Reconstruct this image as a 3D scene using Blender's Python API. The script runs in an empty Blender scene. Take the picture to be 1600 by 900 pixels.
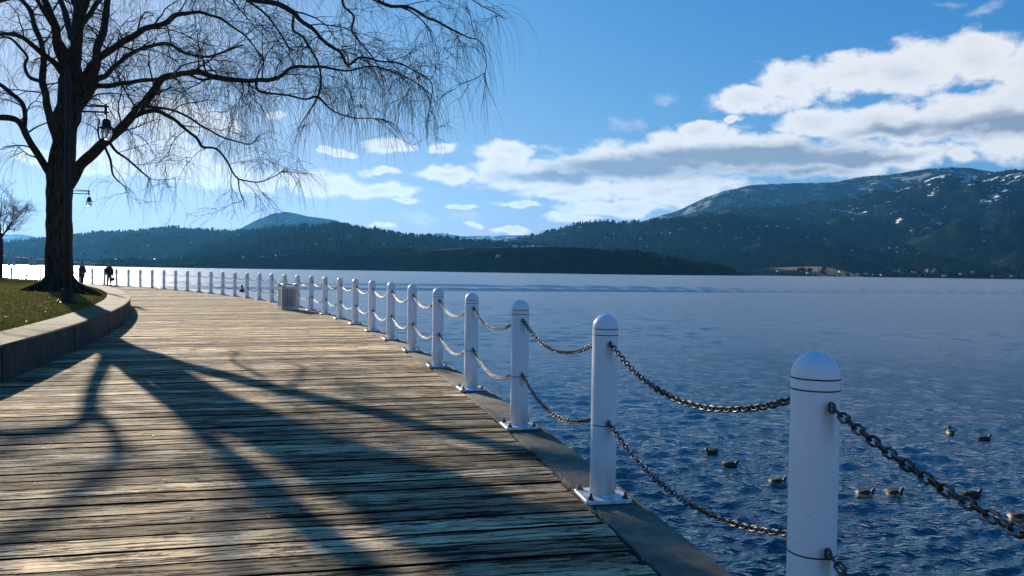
import bpy, bmesh, math, random
import numpy as np
from mathutils import Vector, Matrix, noise as mnoise

random.seed(7); RNG = np.random.default_rng(7)
scene = bpy.context.scene
COL = scene.collection
R_ = math.radians

# ------------------------------------------------------------------ camera
F, PITCH, ROLL = 1189.6, .0227332, .0142756
_cp, _sp, _cr, _sr = math.cos(PITCH), math.sin(PITCH), math.cos(ROLL), math.sin(ROLL)
FW = np.array([0, _cp, -_sp]); _r0 = np.array([1, 0, 0.]); _u0 = np.array([0, _sp, _cp])
RT = _cr*_r0 + _sr*_u0; UP = -_sr*_r0 + _cr*_u0
CAM = np.array([0, 0, 1.5])
cam = bpy.data.cameras.new("camera"); camo = bpy.data.objects.new("camera", cam); COL.objects.link(camo)
cam.sensor_width = 36; cam.lens = F/1600*36; cam.clip_start = .05; cam.clip_end = 60000
m = Matrix(((RT[0], UP[0], -FW[0], CAM[0]), (RT[1], UP[1], -FW[1], CAM[1]), (RT[2], UP[2], -FW[2], CAM[2]), (0, 0, 0, 1)))
camo.matrix_world = m
scene.camera = camo

# ------------------------------------------------------------------ light and exposure
SUN_AZ, SUN_EL = R_(-34.5), R_(16.8)
SUN_STRENGTH, SKY_STRENGTH, EXPOSURE = 5.0, .052, 1.35
HAZE_DENSITY, HAZE_ANISO = 2.5e-5, .42
scene.view_settings.view_transform = 'Standard'; scene.view_settings.look = 'None'
scene.view_settings.exposure = EXPOSURE; scene.view_settings.gamma = 1
scene.cycles.use_denoising = True
scene.cycles.max_bounces = 8; scene.cycles.volume_bounces = 0; scene.cycles.transparent_max_bounces = 12
scene.cycles.sample_clamp_indirect = 6
sdir = Vector((math.sin(SUN_AZ)*math.cos(SUN_EL), math.cos(SUN_AZ)*math.cos(SUN_EL), math.sin(SUN_EL)))
sl = bpy.data.lights.new("sun", 'SUN'); sl.energy = SUN_STRENGTH; sl.angle = R_(.45); sl.color = (1, .90, .76)
so = bpy.data.objects.new("sun", sl); so.rotation_euler = sdir.to_track_quat('Z', 'Y').to_euler(); COL.objects.link(so)

def ray(x, y):
    d = FW*F + RT*(x-800) - UP*(y-450)
    return d/d[1]
def at_plane(x, y, z):
    d = ray(x, y); return CAM + d*((z-CAM[2])/d[2])
def at_depth(x, y, Y): return CAM + ray(x, y)*Y

# world: physical sky with clouds placed by compass direction and height
world = bpy.data.worlds.new("World"); scene.world = world; world.use_nodes = True
nt = world.node_tree; N = nt.nodes; LK = nt.links
for n in list(N): N.remove(n)
def wn(t, **kw):
    n = N.new(t)
    for k, v in kw.items(): setattr(n, k, v)
    return n
def wmath(op, a, b=None, c=None, clamp=False):
    n = wn('ShaderNodeMath', operation=op, use_clamp=clamp)
    for i, v in enumerate((a, b, c)):
        if v is None: continue
        if isinstance(v, (int, float)): n.inputs[i].default_value = v
        else: LK.new(v, n.inputs[i])
    return n.outputs[0]
def wmap(v, a, b, c, d, smooth=True):
    n = wn('ShaderNodeMapRange'); n.interpolation_type = 'SMOOTHSTEP' if smooth else 'LINEAR'
    LK.new(v, n.inputs[0])
    for i, q in enumerate((a, b, c, d)): n.inputs[i+1].default_value = q
    return n.outputs[0]
def wmix(f, a, b, blend='MIX'):
    n = wn('ShaderNodeMix', data_type='RGBA', blend_type=blend)
    if isinstance(f, (int, float)): n.inputs[0].default_value = f
    else: LK.new(f, n.inputs[0])
    for i, v in ((6, a), (7, b)):
        if isinstance(v, tuple): n.inputs[i].default_value = (*v, 1)
        else: LK.new(v, n.inputs[i])
    return n.outputs[2]
sky = wn('ShaderNodeTexSky', sky_type='NISHITA'); sky.sun_disc = False
sky.sun_elevation = SUN_EL; sky.sun_rotation = SUN_AZ; sky.altitude = 340; sky.air_density = 1.0; sky.dust_density = .5; sky.ozone_density = 3.0
tc = wn('ShaderNodeTexCoord'); sx = wn('ShaderNodeSeparateXYZ'); LK.new(tc.outputs['Generated'], sx.inputs[0])
az = wmath('ARCTAN2', sx.outputs[0], sx.outputs[1]); el = wmath('ARCSINE', sx.outputs[2])
def noise_w(scale, sz, detail, off=0., rough=.55):
    c = wn('ShaderNodeCombineXYZ'); LK.new(az, c.inputs[0]); LK.new(wmath('MULTIPLY', el, sz), c.inputs[1]); c.inputs[2].default_value = off
    n = wn('ShaderNodeTexNoise'); LK.new(c.outputs[0], n.inputs['Vector']); n.inputs['Scale'].default_value = scale
    n.inputs['Detail'].default_value = detail; n.inputs['Roughness'].default_value = rough
    return n.outputs[0]
n1 = noise_w(20, 1.6, 10, 0, .60); n2 = noise_w(5, 3.2, 6, 4.); n3 = noise_w(45, 1.4, 5, 8.)
w1 = noise_w(22, 1.5, 4, 2.); w2 = noise_w(22, 1.5, 4, 6.)
azw = wmath('ADD', az, wmath('MULTIPLY', wmath('SUBTRACT', w1, .5), .04)); elw = wmath('ADD', el, wmath('MULTIPLY', wmath('SUBTRACT', w2, .5), .03))
uvw = wn('ShaderNodeCombineXYZ'); LK.new(azw, uvw.inputs[0]); LK.new(elw, uvw.inputs[1])
def blobs(lst):
    cur = -1.2
    for (x, y, a, b) in lst:
        d = Vector(ray(x, y)).normalized(); A = math.atan2(d.x, d.y); E_ = math.asin(d.z)
        k = (F**2 + (x-800)**2)**.5
        ra = a*F/(k*k); rb = b/k
        s = wn('ShaderNodeVectorMath', operation='SUBTRACT'); LK.new(uvw.outputs[0], s.inputs[0]); s.inputs[1].default_value = (A, E_, 0)
        q = wn('ShaderNodeVectorMath', operation='MULTIPLY'); LK.new(s.outputs[0], q.inputs[0]); q.inputs[1].default_value = (1/ra, 1/rb, 0)
        l = wn('ShaderNodeVectorMath', operation='LENGTH'); LK.new(q.outputs[0], l.inputs[0])
        cur = wmath('MAXIMUM', wmath('SUBTRACT', 1., l.outputs['Value']), cur)
    return cur
CL = [(1180,155,75,24),(1235,128,60,34),(1330,118,100,38),(1420,110,110,44),(1530,92,100,44),(1630,95,110,55),
      (1265,195,75,24),(1370,190,130,36),(1490,185,130,44),(1600,185,120,66),
      (700,272,60,16),(780,258,55,30),(800,236,35,18),(850,275,130,30),(960,262,140,36),(1060,240,140,36),(1180,240,150,40),(1300,250,150,32),(1420,243,110,22),(1505,243,36,17),
      (930,298,140,20),(1060,292,150,28),(970,325,110,16),(1090,308,100,20),(900,340,60,8),
      (285,188,110,30),(345,196,50,20),(190,178,50,24),(50,240,50,18),(120,258,80,18),(240,245,150,36),(330,268,70,26),(400,284,70,20),(480,287,90,22),(590,297,75,15),(250,272,50,10),
      (610,229,48,12),(525,240,32,8),(692,231,24,10),(600,269,36,8),(635,315,28,6),(425,181,20,9),(1095,202,42,13),(1145,187,16,8),
      (812,320,42,7),(720,322,26,5),(742,353,20,5),(800,358,38,6),(870,302,60,10),(590,353,24,6)]
GR = [(1190,243,190,20),(1000,264,170,20),(1350,247,110,13),(1540,196,150,22),(1400,205,110,13),(880,276,110,14),(1230,270,120,14)]
THIN = [(985,200,60,18),(1045,160,45,20),(1545,15,50,16),(1490,5,60,10),(760,240,60,20),(860,230,50,12),(690,340,120,14)]
fld = blobs(CL); gfl = blobs(GR); tfl = blobs(THIN)
dens = wmath('ADD', fld, wmath('MULTIPLY', wmath('SUBTRACT', n1, .5), 1.9))
alpha = wmap(dens, -.10, .40, 0, 1)
talpha = wmath('MULTIPLY', wmap(wmath('ADD', tfl, wmath('MULTIPLY', wmath('SUBTRACT', n1, .5), 3.4)), .3, 1.2, 0, 1), .38)
alpha = wmath('MAXIMUM', alpha, talpha)
gmask = wmath('MULTIPLY', wmap(wmath('ADD', gfl, wmath('MULTIPLY', wmath('SUBTRACT', n2, .5), 1.6)), -.35, .75, 0, 1), wmap(dens, -.05, .5, 0, 1))
soft = wmath('MULTIPLY', wmap(wmath('ADD', dens, wmath('MULTIPLY', wmath('SUBTRACT', n3, .5), .5)), .35, 1.3, 0, 1), .3)
CLOUD_LIT, CLOUD_GREY = (6.7, 6.75, 6.9), (2.1, 2.6, 3.4)
ccol = wmix(wmath('ADD', gmask, soft, clamp=True), CLOUD_LIT, CLOUD_GREY)
# per-channel exposure curve of the sky: the glare round the sun rolls off, the zenith stays deep blue
sc3 = wn('ShaderNodeSeparateColor'); LK.new(sky.outputs[0], sc3.inputs[0])
xr = wmath('MULTIPLY', wmath('POWER', sc3.outputs[0], 1.76), .27)
r_ = wmath('DIVIDE', xr, wmath('ADD', wmath('DIVIDE', xr, 4.5), 1.))
g_ = wmath('MULTIPLY', wmath('SUBTRACT', 1., wmath('EXPONENT', wmath('MULTIPLY', sc3.outputs[1], -.215))), 4.6)
b_ = wmath('MULTIPLY', wmath('SUBTRACT', 1., wmath('EXPONENT', wmath('MULTIPLY', sc3.outputs[2], -.37))), 5.7)
cc = wn('ShaderNodeCombineColor'); LK.new(r_, cc.inputs[0]); LK.new(g_, cc.inputs[1]); LK.new(b_, cc.inputs[2]); skyc = cc.outputs[0]
final = wmix(wmath('MULTIPLY', alpha, .96), skyc, ccol)
bg = wn('ShaderNodeBackground'); bg.inputs[1].default_value = SKY_STRENGTH; LK.new(final, bg.inputs[0])
wo = wn('ShaderNodeOutputWorld'); LK.new(bg.outputs[0], wo.inputs[0])

# ------------------------------------------------------------------ helpers
def tag(o, label=None, cat=None, group=None, kind=None):
    if label: o['label'] = label
    if cat: o['category'] = cat
    if group: o['group'] = group
    if kind: o['kind'] = kind
    return o
def empty(name, loc=(0, 0, 0), rz=0):
    o = bpy.data.objects.new(name, None); o.location = loc; o.rotation_euler = (0, 0, rz); o.empty_display_size = .1
    COL.objects.link(o); return o
class MB:
    def __init__(s): s.v = []; s.f = []; s.mi = []
    def add(s, vs, fs, mi=0):
        b = len(s.v); s.v += [tuple(map(float, p)) for p in vs]; s.f += [tuple(i+b for i in f) for f in fs]; s.mi += [mi]*len(fs); return b
    def box(s, c, d, rz=0, mi=0, taper=1.):
        x, y, z = [q/2 for q in d]; ca, sa = math.cos(rz), math.sin(rz); vs = []
        for dz in (-1, 1):
            k = taper if dz > 0 else 1
            for dx, dy in ((-1, -1), (1, -1), (1, 1), (-1, 1)):
                px, py = dx*x*k, dy*y*k
                vs.append((c[0]+px*ca-py*sa, c[1]+px*sa+py*ca, c[2]+dz*z))
        s.add(vs, [(0, 3, 2, 1), (4, 5, 6, 7), (0, 1, 5, 4), (1, 2, 6, 5), (2, 3, 7, 6), (3, 0, 4, 7)], mi)
    def lathe(s, prof, n=20, c=(0, 0, 0), mi=0, cap=True):
        vs = []; fs = []
        for (r, z) in prof:
            for i in range(n):
                a = 2*math.pi*i/n; vs.append((c[0]+r*math.cos(a), c[1]+r*math.sin(a), c[2]+z))
        for j in range(len(prof)-1):
            for i in range(n):
                k = (i+1) % n; fs.append((j*n+i, j*n+k, (j+1)*n+k, (j+1)*n+i))
        if cap:
            fs.append(tuple(range(n-1, -1, -1))); fs.append(tuple(range((len(prof)-1)*n, len(prof)*n)))
        s.add(vs, fs, mi)
    def tube(s, pts, rad, n=6, mi=0, closed=False, cap=True):
        P = [Vector(p) for p in pts]; k = len(P)
        if not hasattr(rad, '__len__'): rad = [rad]*k
        vs = []; fs = []; nrm = None
        for i in range(k):
            if closed: t = P[(i+1) % k]-P[i-1]
            else: t = P[min(i+1, k-1)]-P[max(i-1, 0)]
            if t.length < 1e-9: t = Vector((0, 0, 1))
            t.normalize()
            if nrm is None:
                a = Vector((0, 0, 1)) if abs(t.z) < .9 else Vector((1, 0, 0)); nrm = t.cross(a).normalized()
            else:
                nrm = nrm - t*nrm.dot(t)
                nrm = nrm.normalized() if nrm.length > 1e-6 else t.orthogonal().normalized()
            b = t.cross(nrm)
            for j in range(n):
                a = 2*math.pi*j/n; q = P[i] + (nrm*math.cos(a)+b*math.sin(a))*rad[i]; vs.append((q.x, q.y, q.z))
        for i in range(k if closed else k-1):
            i2 = (i+1) % k
            for j in range(n):
                j2 = (j+1) % n; fs.append((i*n+j, i*n+j2, i2*n+j2, i2*n+j))
        if cap and not closed:
            fs.append(tuple(range(n-1, -1, -1))); fs.append(tuple(range((k-1)*n, k*n)))
        s.add(vs, fs, mi)
    def build(s, name, mat, parent=None, smooth=False, loc=None):
        me = bpy.data.meshes.new(name); me.from_pydata(s.v, [], s.f)
        mats = mat if isinstance(mat, (list, tuple)) else [mat]
        for q in mats: me.materials.append(q)
        if len(mats) > 1: me.polygons.foreach_set('material_index', s.mi)
        if smooth: me.polygons.foreach_set('use_smooth', [True]*len(s.f))
        me.update()
        o = bpy.data.objects.new(name, me); COL.objects.link(o)
        if parent: o.parent = parent
        if loc is not None: o.location = loc
        return o
def np_mesh(name, V, Q, mat, smooth=True):
    """V (n,3), Q (m,4 or 3)"""
    me = bpy.data.meshes.new(name); k = Q.shape[1]
    me.vertices.add(len(V)); me.vertices.foreach_set('co', np.ascontiguousarray(V, dtype=np.float32).ravel())
    me.loops.add(Q.size); me.loops.foreach_set('vertex_index', np.ascontiguousarray(Q, dtype=np.int32).ravel())
    me.polygons.add(len(Q)); me.polygons.foreach_set('loop_start', np.arange(0, Q.size, k, dtype=np.int32))
    me.polygons.foreach_set('loop_total', np.full(len(Q), k, dtype=np.int32))
    me.polygons.foreach_set('use_smooth', np.full(len(Q), smooth))
    me.update(calc_edges=True); me.validate()
    me.materials.append(mat)
    o = bpy.data.objects.new(name, me); COL.objects.link(o); return o
def grid_quads(nu, nv):
    i = np.arange(nu-1)[:, None]*nv + np.arange(nv-1)[None, :]; i = i.ravel()
    return np.stack([i, i+nv, i+nv+1, i+1], 1)
def copy_tree(o, parent=None):
    c = o.copy(); COL.objects.link(c); c.parent = parent
    for ch in list(o.children): copy_tree(ch, c)
    return c

# ------------------------------------------------------------------ materials
class Mat:
    def __init__(s, name):
        s.m = bpy.data.materials.new(name); s.m.use_nodes = True; s.nt = s.m.node_tree; s.n = s.nt.nodes; s.l = s.nt.links
        s.p = s.n['Principled BSDF']
    def node(s, t, **kw):
        n = s.n.new(t)
        for k, v in kw.items(): setattr(n, k, v)
        return n
    def set(s, **kw):
        for k, v in kw.items():
            s.inp(s.p.inputs[k.replace('_', ' ')], v)
        return s
    def inp(s, i, v):
        if hasattr(v, 'is_linked') or hasattr(v, 'links'): s.l.new(v, i)
        elif isinstance(v, tuple) and len(v) == 3 and i.type == 'RGBA': i.default_value = (*v, 1)
        else: i.default_value = v
    def math(s, op, a, b=0., c=0., clamp=False):
        n = s.node('ShaderNodeMath', operation=op, use_clamp=clamp)
        s.inp(n.inputs[0], a); s.inp(n.inputs[1], b); s.inp(n.inputs[2], c); return n.outputs[0]
    def mix(s, f, a, b, blend='MIX'):
        n = s.node('ShaderNodeMix', data_type='RGBA', blend_type=blend); s.inp(n.inputs[0], f); s.inp(n.inputs[6], a); s.inp(n.inputs[7], b); return n.outputs[2]
    def rng(s, v, a, b, c=0., d=1.):
        n = s.node('ShaderNodeMapRange'); n.interpolation_type = 'SMOOTHSTEP'
        for i, q in enumerate((v, a, b, c, d)): s.inp(n.inputs[i], q)
        return n.outputs[0]
    def coord(s, kind='Object', scale=(1, 1, 1), uv=None):
        if kind == 'UV': o = s.node('ShaderNodeUVMap').outputs[0]
        elif kind == 'Pos': o = s.node('ShaderNodeNewGeometry').outputs['Position']
        else: o = s.node('ShaderNodeTexCoord').outputs[kind]
        mp = s.node('ShaderNodeMapping'); s.l.new(o, mp.inputs[0]); mp.inputs['Scale'].default_value = scale
        return mp.outputs[0]
    def noise(s, vec, scale, detail=4, rough=.55, dist=0.):
        n = s.node('ShaderNodeTexNoise'); s.l.new(vec, n.inputs['Vector']); n.inputs['Scale'].default_value = scale
        n.inputs['Detail'].default_value = detail; n.inputs['Roughness'].default_value = rough; n.inputs['Distortion'].default_value = dist
        return n.outputs[0]
    def bump(s, h, dist, strength=1., nrm=None):
        n = s.node('ShaderNodeBump'); n.inputs['Strength'].default_value = strength; n.inputs['Distance'].default_value = dist; s.l.new(h, n.inputs['Height'])
        if nrm: s.l.new(nrm, n.inputs['Normal'])
        s.l.new(n.outputs[0], s.p.inputs['Normal']); return n.outputs[0]

def simple(name, col, rough=.6, metal=0., var=.15, scale=8., bump=0.):
    M = Mat(name); v = M.coord('Object'); n = M.noise(v, scale, 5)
    c2 = tuple(min(1, q*(1+var)) for q in col); c1 = tuple(q*(1-var) for q in col)
    M.set(Base_Color=M.mix(M.rng(n, .3, .7), c1, c2), Roughness=rough, Metallic=metal)
    if bump: M.bump(M.noise(v, scale*3, 5), bump)
    return M.m

# weathered deck wood: UV.x runs along a plank (metres), UV.y across it, a random offset per plank
def wood():
    M = Mat('weathered_wood')
    uv = M.node('ShaderNodeUVMap').outputs[0]
    at = M.node('ShaderNodeAttribute', attribute_name='plank'); pr = at.outputs['Fac']
    warp = M.noise(M.coord('UV', (1.3, 4, 1)), 1., 3)
    sp = M.node('ShaderNodeSeparateXYZ'); M.l.new(uv, sp.inputs[0])
    vv = M.math('ADD', sp.outputs[1], M.math('MULTIPLY', M.math('SUBTRACT', warp, .5), .05))
    cb = M.node('ShaderNodeCombineXYZ'); M.l.new(sp.outputs[0], cb.inputs[0]); M.l.new(vv, cb.inputs[1]); M.l.new(M.math('MULTIPLY', pr, 37.), cb.inputs[2])
    def nz(sc, detail, rough=.6, scale=1.):
        mp = M.node('ShaderNodeMapping'); M.l.new(cb.outputs[0], mp.inputs[0]); mp.inputs['Scale'].default_value = sc
        return M.noise(mp.outputs[0], scale, detail, rough)
    fine = nz((3.2, 260, 1), 3, .7); grain = nz((1.6, 75, 1), 5, .65); streak = nz((.9, 26, 1), 6, .7)
    cloud = nz((.8, 3.5, 1), 4, .6); lump = nz((7, 22, 1), 4, .6)
    # knots: grain rings bent round sparse cells
    mp = M.node('ShaderNodeMapping'); M.l.new(cb.outputs[0], mp.inputs[0]); mp.inputs['Scale'].default_value = (1.1, 4.2, 1)
    vo = M.node('ShaderNodeTexVoronoi'); M.l.new(mp.outputs[0], vo.inputs['Vector']); vo.inputs['Scale'].default_value = 1.
    knot = M.rng(vo.outputs['Distance'], .03, .11, 1, 0)
    patchy = nz((1.5, 11, 1), 6, .72); dash = nz((2.4, 22, 1), 5, .7); dash2 = nz((4.5, 42, 1), 4, .7, 1.1); crk = nz((.9, 48, 1), 6, .7)
    base = M.mix(M.rng(grain, .32, .60), (.40, .30, .17), (.77, .575, .345))
    base = M.mix(M.rng(streak, .36, .50, .7, 0), base, (.90, .735, .50))
    base = M.mix(M.rng(cloud, .52, .72, 0, .5), base, (.20, .16, .105))
    base = M.mix(M.rng(patchy, .55, .66, 0, .7), base, (.085, .072, .05))
    base = M.mix(M.rng(dash, .535, .575, 0, .93), base, (.035, .029, .02))
    base = M.mix(M.rng(dash2, .55, .61, 0, .8), base, (.028, .023, .016))
    base = M.mix(M.rng(fine, .34, .43, .8, 0), base, (.03, .025, .018))
    base = M.mix(M.rng(crk, .57, .60, 0, .95), base, (.010, .008, .006))
    base = M.mix(M.math('MULTIPLY', knot, .8), base, (.05, .04, .03))
    tone = M.rng(pr, 0, 1, .50, 1.42)
    tn = M.node('ShaderNodeVectorMath', operation='SCALE'); M.l.new(base, tn.inputs[0]); M.l.new(tone, tn.inputs['Scale'])
    M.set(Base_Color=tn.outputs[0], Roughness=.92, Specular_IOR_Level=.08)
    h = M.math('ADD', M.math('MULTIPLY', grain, 1.), M.math('ADD', M.math('MULTIPLY', fine, .35), M.math('MULTIPLY', streak, 1.6)))
    h = M.math('ADD', h, M.math('MULTIPLY', lump, .7)); h = M.math('ADD', h, M.math('ADD', M.rng(crk, .56, .61, 0, -.9), M.rng(dash, .5, .62, 0, -1.4)))
    M.bump(h, .011, 1.)
    return M.m
def concrete(name, c1, c2, stain, streaky=False):
    M = Mat(name); v = M.coord('Object')
    a = M.noise(v, 1.1, 6, .65); b = M.noise(v, 9, 6, .7); f = M.noise(v, 70, 3, .6)
    col = M.mix(M.rng(b, .3, .7), c1, c2)
    col = M.mix(M.rng(a, .46, .66, 0, .75), col, stain)
    if streaky:
        s_ = M.noise(M.coord('Object', (7, 7, .8)), 1., 5, .65)
        col = M.mix(M.rng(s_, .5, .68, 0, .7), col, (.05, .05, .045))
        s2 = M.noise(M.coord('Object', (9, 9, .9)), 1.3, 5, .65)
        col = M.mix(M.rng(s2, .6, .72, 0, .5), col, (.45, .44, .42))
    col = M.mix(M.rng(f, .6, .75, 0, .5), col, (.08, .08, .07))
    M.set(Base_Color=col, Roughness=.95, Specular_IOR_Level=.12)
    M.bump(M.math('ADD', b, M.math('MULTIPLY', f, .6)), .006)
    return M.m
def water_mat():
    M = Mat('lake_water')
    M.set(Base_Color=(.010, .034, .058))
    p1 = M.coord('Pos', (1, 1.7, 1))
    a = M.noise(p1, 3.6, 2, .5, 0.); b = M.noise(M.coord('Pos', (1.1, 1.9, 1)), 9, 2, .5, 0.); c = M.noise(M.coord('Pos', (1.25, 2.7, 1)), 1., 4, .6)
    patch = M.noise(M.coord('Pos', (.006, .022, 1)), 1., 3, .5)
    amp = M.rng(patch, .35, .65, .6, 1.15)
    h = M.math('ADD', M.math('MULTIPLY', a, .055), M.math('MULTIPLY', b, .026))
    ln = M.node('ShaderNodeVectorMath', operation='LENGTH'); M.l.new(M.node('ShaderNodeNewGeometry').outputs['Position'], ln.inputs[0])
    h = M.math('MULTIPLY', M.math('MULTIPLY', h, amp), M.rng(ln.outputs['Value'], 10, 60, 1.5, .6))
    h = M.math('ADD', h, M.math('MULTIPLY', c, M.rng(ln.outputs['Value'], 9, 60, .06, .13)))
    M.set(Roughness=M.rng(ln.outputs['Value'], 6, 60, .05, .27), IOR=M.rng(ln.outputs['Value'], 5, 34, 1.38, 5.2))
    M.bump(h, 1.0, 1.)
    return M.m
def white_paint():
    M = Mat('white_paint'); v = M.coord('Object')
    a = M.noise(v, 14, 6, .7); b = M.noise(v, 120, 2, .5); z = M.noise(M.coord('Object', (14, 14, 1.3)), 1., 5, .6)
    col = M.mix(M.rng(a, .58, .74, 0, .22), (.80, .81, .82), (.55, .54, .50))
    col = M.mix(M.rng(z, .58, .75, 0, .16), col, (.5, .47, .42))
    sp_ = M.node('ShaderNodeSeparateXYZ'); M.l.new(M.coord('Object'), sp_.inputs[0]); low = M.rng(sp_.outputs[2], .02, .34, 1, 0)
    col = M.mix(M.math('MULTIPLY', M.math('MULTIPLY', low, M.rng(z, .40, .62)), .5), col, (.36, .33, .27))
    ax = M.math('ABSOLUTE', sp_.outputs[0]); side = M.rng(ax, .012, .034, 1, 0)
    d1 = M.math('MULTIPLY', M.rng(sp_.outputs[2], .86, 1.03, 0, 1), M.rng(sp_.outputs[2], 1.035, 1.05, 1, 0)); d2 = M.math('MULTIPLY', M.rng(sp_.outputs[2], .36, .515, 0, 1), M.rng(sp_.outputs[2], .525, .54, 1, 0))
    col = M.mix(M.math('MULTIPLY', M.math('MULTIPLY', side, M.math('ADD', d1, d2)), M.rng(z, .3, .6, .15, .7)), col, (.30, .20, .12))
    col = M.mix(M.rng(b, .71, .74, 0, .7), col, (.15, .13, .12))
    M.set(Base_Color=col, Roughness=.42); M.bump(M.noise(v, 60, 3), .0008)
    return M.m
def chain_mat():
    M = Mat('galvanised_chain'); v = M.coord('Object'); a = M.noise(v, 25, 5, .7)
    M.set(Base_Color=M.mix(M.rng(a, .42, .62), (.13, .12, .11), (.04, .028, .02)), Metallic=.75, Roughness=M.rng(a, .3, .7, .32, .6)); return M.m
def bark():
    M = Mat('willow_bark'); v = M.coord('Object', (9, 9, 1.6)); a = M.noise(v, 1.6, 6, .7, .4); b = M.noise(M.coord('Object'), 5, 5)
    col = M.mix(M.rng(a, .38, .6), (.009, .009, .009), (.05, .045, .04)); col = M.mix(M.rng(b, .5, .8, 0, .4), col, (.09, .10, .07))
    M.set(Base_Color=col, Roughness=.95, Specular_IOR_Level=.2); M.bump(a, .05); return M.m
def twig_mat():
    M = Mat('willow_twigs'); a = M.noise(M.coord('Object'), 3, 3)
    M.set(Base_Color=M.mix(a, (.022, .018, .013), (.07, .056, .034)), Roughness=.8, Specular_IOR_Level=.25); return M.m
def lawn_mat():
    M = Mat('winter_lawn'); v = M.coord('Object'); a = M.noise(v, 1.4, 6, .65); b = M.noise(v, 16, 5, .7); c = M.noise(v, 60, 3)
    col = M.mix(M.rng(b, .35, .65), (.06, .075, .012), (.24, .22, .05)); col = M.mix(M.rng(a, .40, .62, 0, .8), col, (.22, .16, .07))
    col = M.mix(M.rng(c, .35, .5, .7, 0), col, (.02, .02, .01))
    M.set(Base_Color=col, Roughness=1., Specular_IOR_Level=0.); M.bump(M.math('ADD', b, c), .05); return M.m
def blade_mat():
    M = Mat('grass_blades'); a = M.noise(M.coord('Object'), 2.2, 4, .6); b = M.noise(M.coord('Object'), 45, 2)
    col = M.mix(M.rng(b, .35, .65), (.13, .16, .008), (.50, .43, .07)); col = M.mix(M.rng(a, .42, .62, 0, .85), col, (.30, .21, .09)); col = M.mix(M.rng(b, .55, .62, 0, .7), col, (.02, .025, .008))
    M.set(Base_Color=col, Roughness=1., Specular_IOR_Level=.1); return M.m
def forest_floor(name, snow=0., tan=0., snow_z=(300, 700), green=1.):
    M = Mat(name); v = M.coord('Object'); geo = M.node('ShaderNodeNewGeometry')
    a = M.noise(v, .012, 6, .7); b = M.noise(v, .05, 5, .7); big = M.noise(v, .0028, 5, .6)
    col = M.mix(M.rng(b, .35, .65), (.003, .0055, .006), (.011, .015, .012))
    col = M.mix(M.rng(a, .54, .66, 0, .55), col, (.032, .036, .026))
    if snow or tan:
        sep = M.node('ShaderNodeSeparateXYZ'); M.l.new(geo.outputs['Position'], sep.inputs[0])
    if tan:
        nn = M.node('ShaderNodeSeparateXYZ'); M.l.new(geo.outputs['Normal'], nn.inputs[0])
        px_ = sep.outputs[0]; flat = M.math('MULTIPLY', M.rng(nn.outputs[2], .955, .985), M.math('ADD', M.math('MULTIPLY', M.rng(px_, -170, -120), M.rng(px_, 250, 320, 1, 0)), M.math('MULTIPLY', M.rng(px_, 840, 890), M.rng(px_, 975, 1015, 1, 0)))); pat = M.rng(M.noise(M.coord('Object', (1, .35, 1)), .006, 4), .40, .5)
        col = M.mix(M.math('MULTIPLY', M.math('MULTIPLY', flat, pat), tan), col, (.15, .115, .075))
    if snow:
        sn = M.noise(M.coord('Object', (1, 1, 2.2)), .0085, 7, .72); hz = M.rng(sep.outputs[2], snow_z[0], snow_z[1])
        thr = M.math('ADD', sn, M.math('MULTIPLY', hz, .17))
        sm = M.rng(M.math('ADD', thr, M.math('MULTIPLY', M.math('SUBTRACT', big, .5), .5)), .69, .725)
        col = M.mix(M.math('MULTIPLY', sm, snow), col, (.66, .68, .72))
        cl = M.rng(M.noise(M.coord('Object', (.6, .6, 3.4)), .014, 5, .65), .645, .69, 0, .5)
        col = M.mix(cl, col, (.22, .21, .17))
    M.set(Base_Color=col, Roughness=1., Specular_IOR_Level=0.); return M.m
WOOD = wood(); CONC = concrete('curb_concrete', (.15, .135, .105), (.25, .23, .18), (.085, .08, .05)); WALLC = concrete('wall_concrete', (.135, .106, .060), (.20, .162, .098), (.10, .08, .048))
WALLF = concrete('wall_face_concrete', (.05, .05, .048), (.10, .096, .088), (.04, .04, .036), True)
WATER = water_mat(); WHITE = white_paint(); CHAIN = chain_mat(); BARK = bark(); TWIG = twig_mat(); LAWN = lawn_mat(); BLADE = blade_mat()
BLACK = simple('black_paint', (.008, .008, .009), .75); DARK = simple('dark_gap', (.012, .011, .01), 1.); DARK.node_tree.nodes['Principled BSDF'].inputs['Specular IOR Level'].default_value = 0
BOLT = simple('rusty_bolt', (.10, .085, .07), .5, .7, .4, 40); BANDM = simple('black_band', (.02, .02, .025), .5)

# ------------------------------------------------------------------ the promenade line (a gentle bend to the left)
THC = [.20065423, .71555147, .7415936, -1.51308127, .92638221]; SPAN = 2.31170949; LTOT = 35*SPAN; BH = 1.2229
def theta(s):
    t = min(max(s/LTOT, -.1), 1.1); return sum(c*t**k for k, c in enumerate(THC))
_pts = []; _x, _y, _s, _d = 1.10164744, 2.74573176, 0., .05
while _s < 120:
    _pts.append((_s, _x, _y)); th = theta(_s+_d/2); _x -= math.sin(th)*_d; _y += math.cos(th)*_d; _s += _d
_x, _y, _s = 1.10164744, 2.74573176, 0.; _neg = []
while _s > -20:
    th = theta(_s-_d/2); _x += math.sin(th)*_d; _y -= math.cos(th)*_d; _s -= _d; _neg.append((_s, _x, _y))
PATH = np.array(_neg[::-1]+_pts)
def on(s, off=0.):
    X = np.interp(s, PATH[:, 0], PATH[:, 1]); Y = np.interp(s, PATH[:, 0], PATH[:, 2]); t = theta(s)
    return X-math.cos(t)*off, Y-math.sin(t)*off
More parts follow.
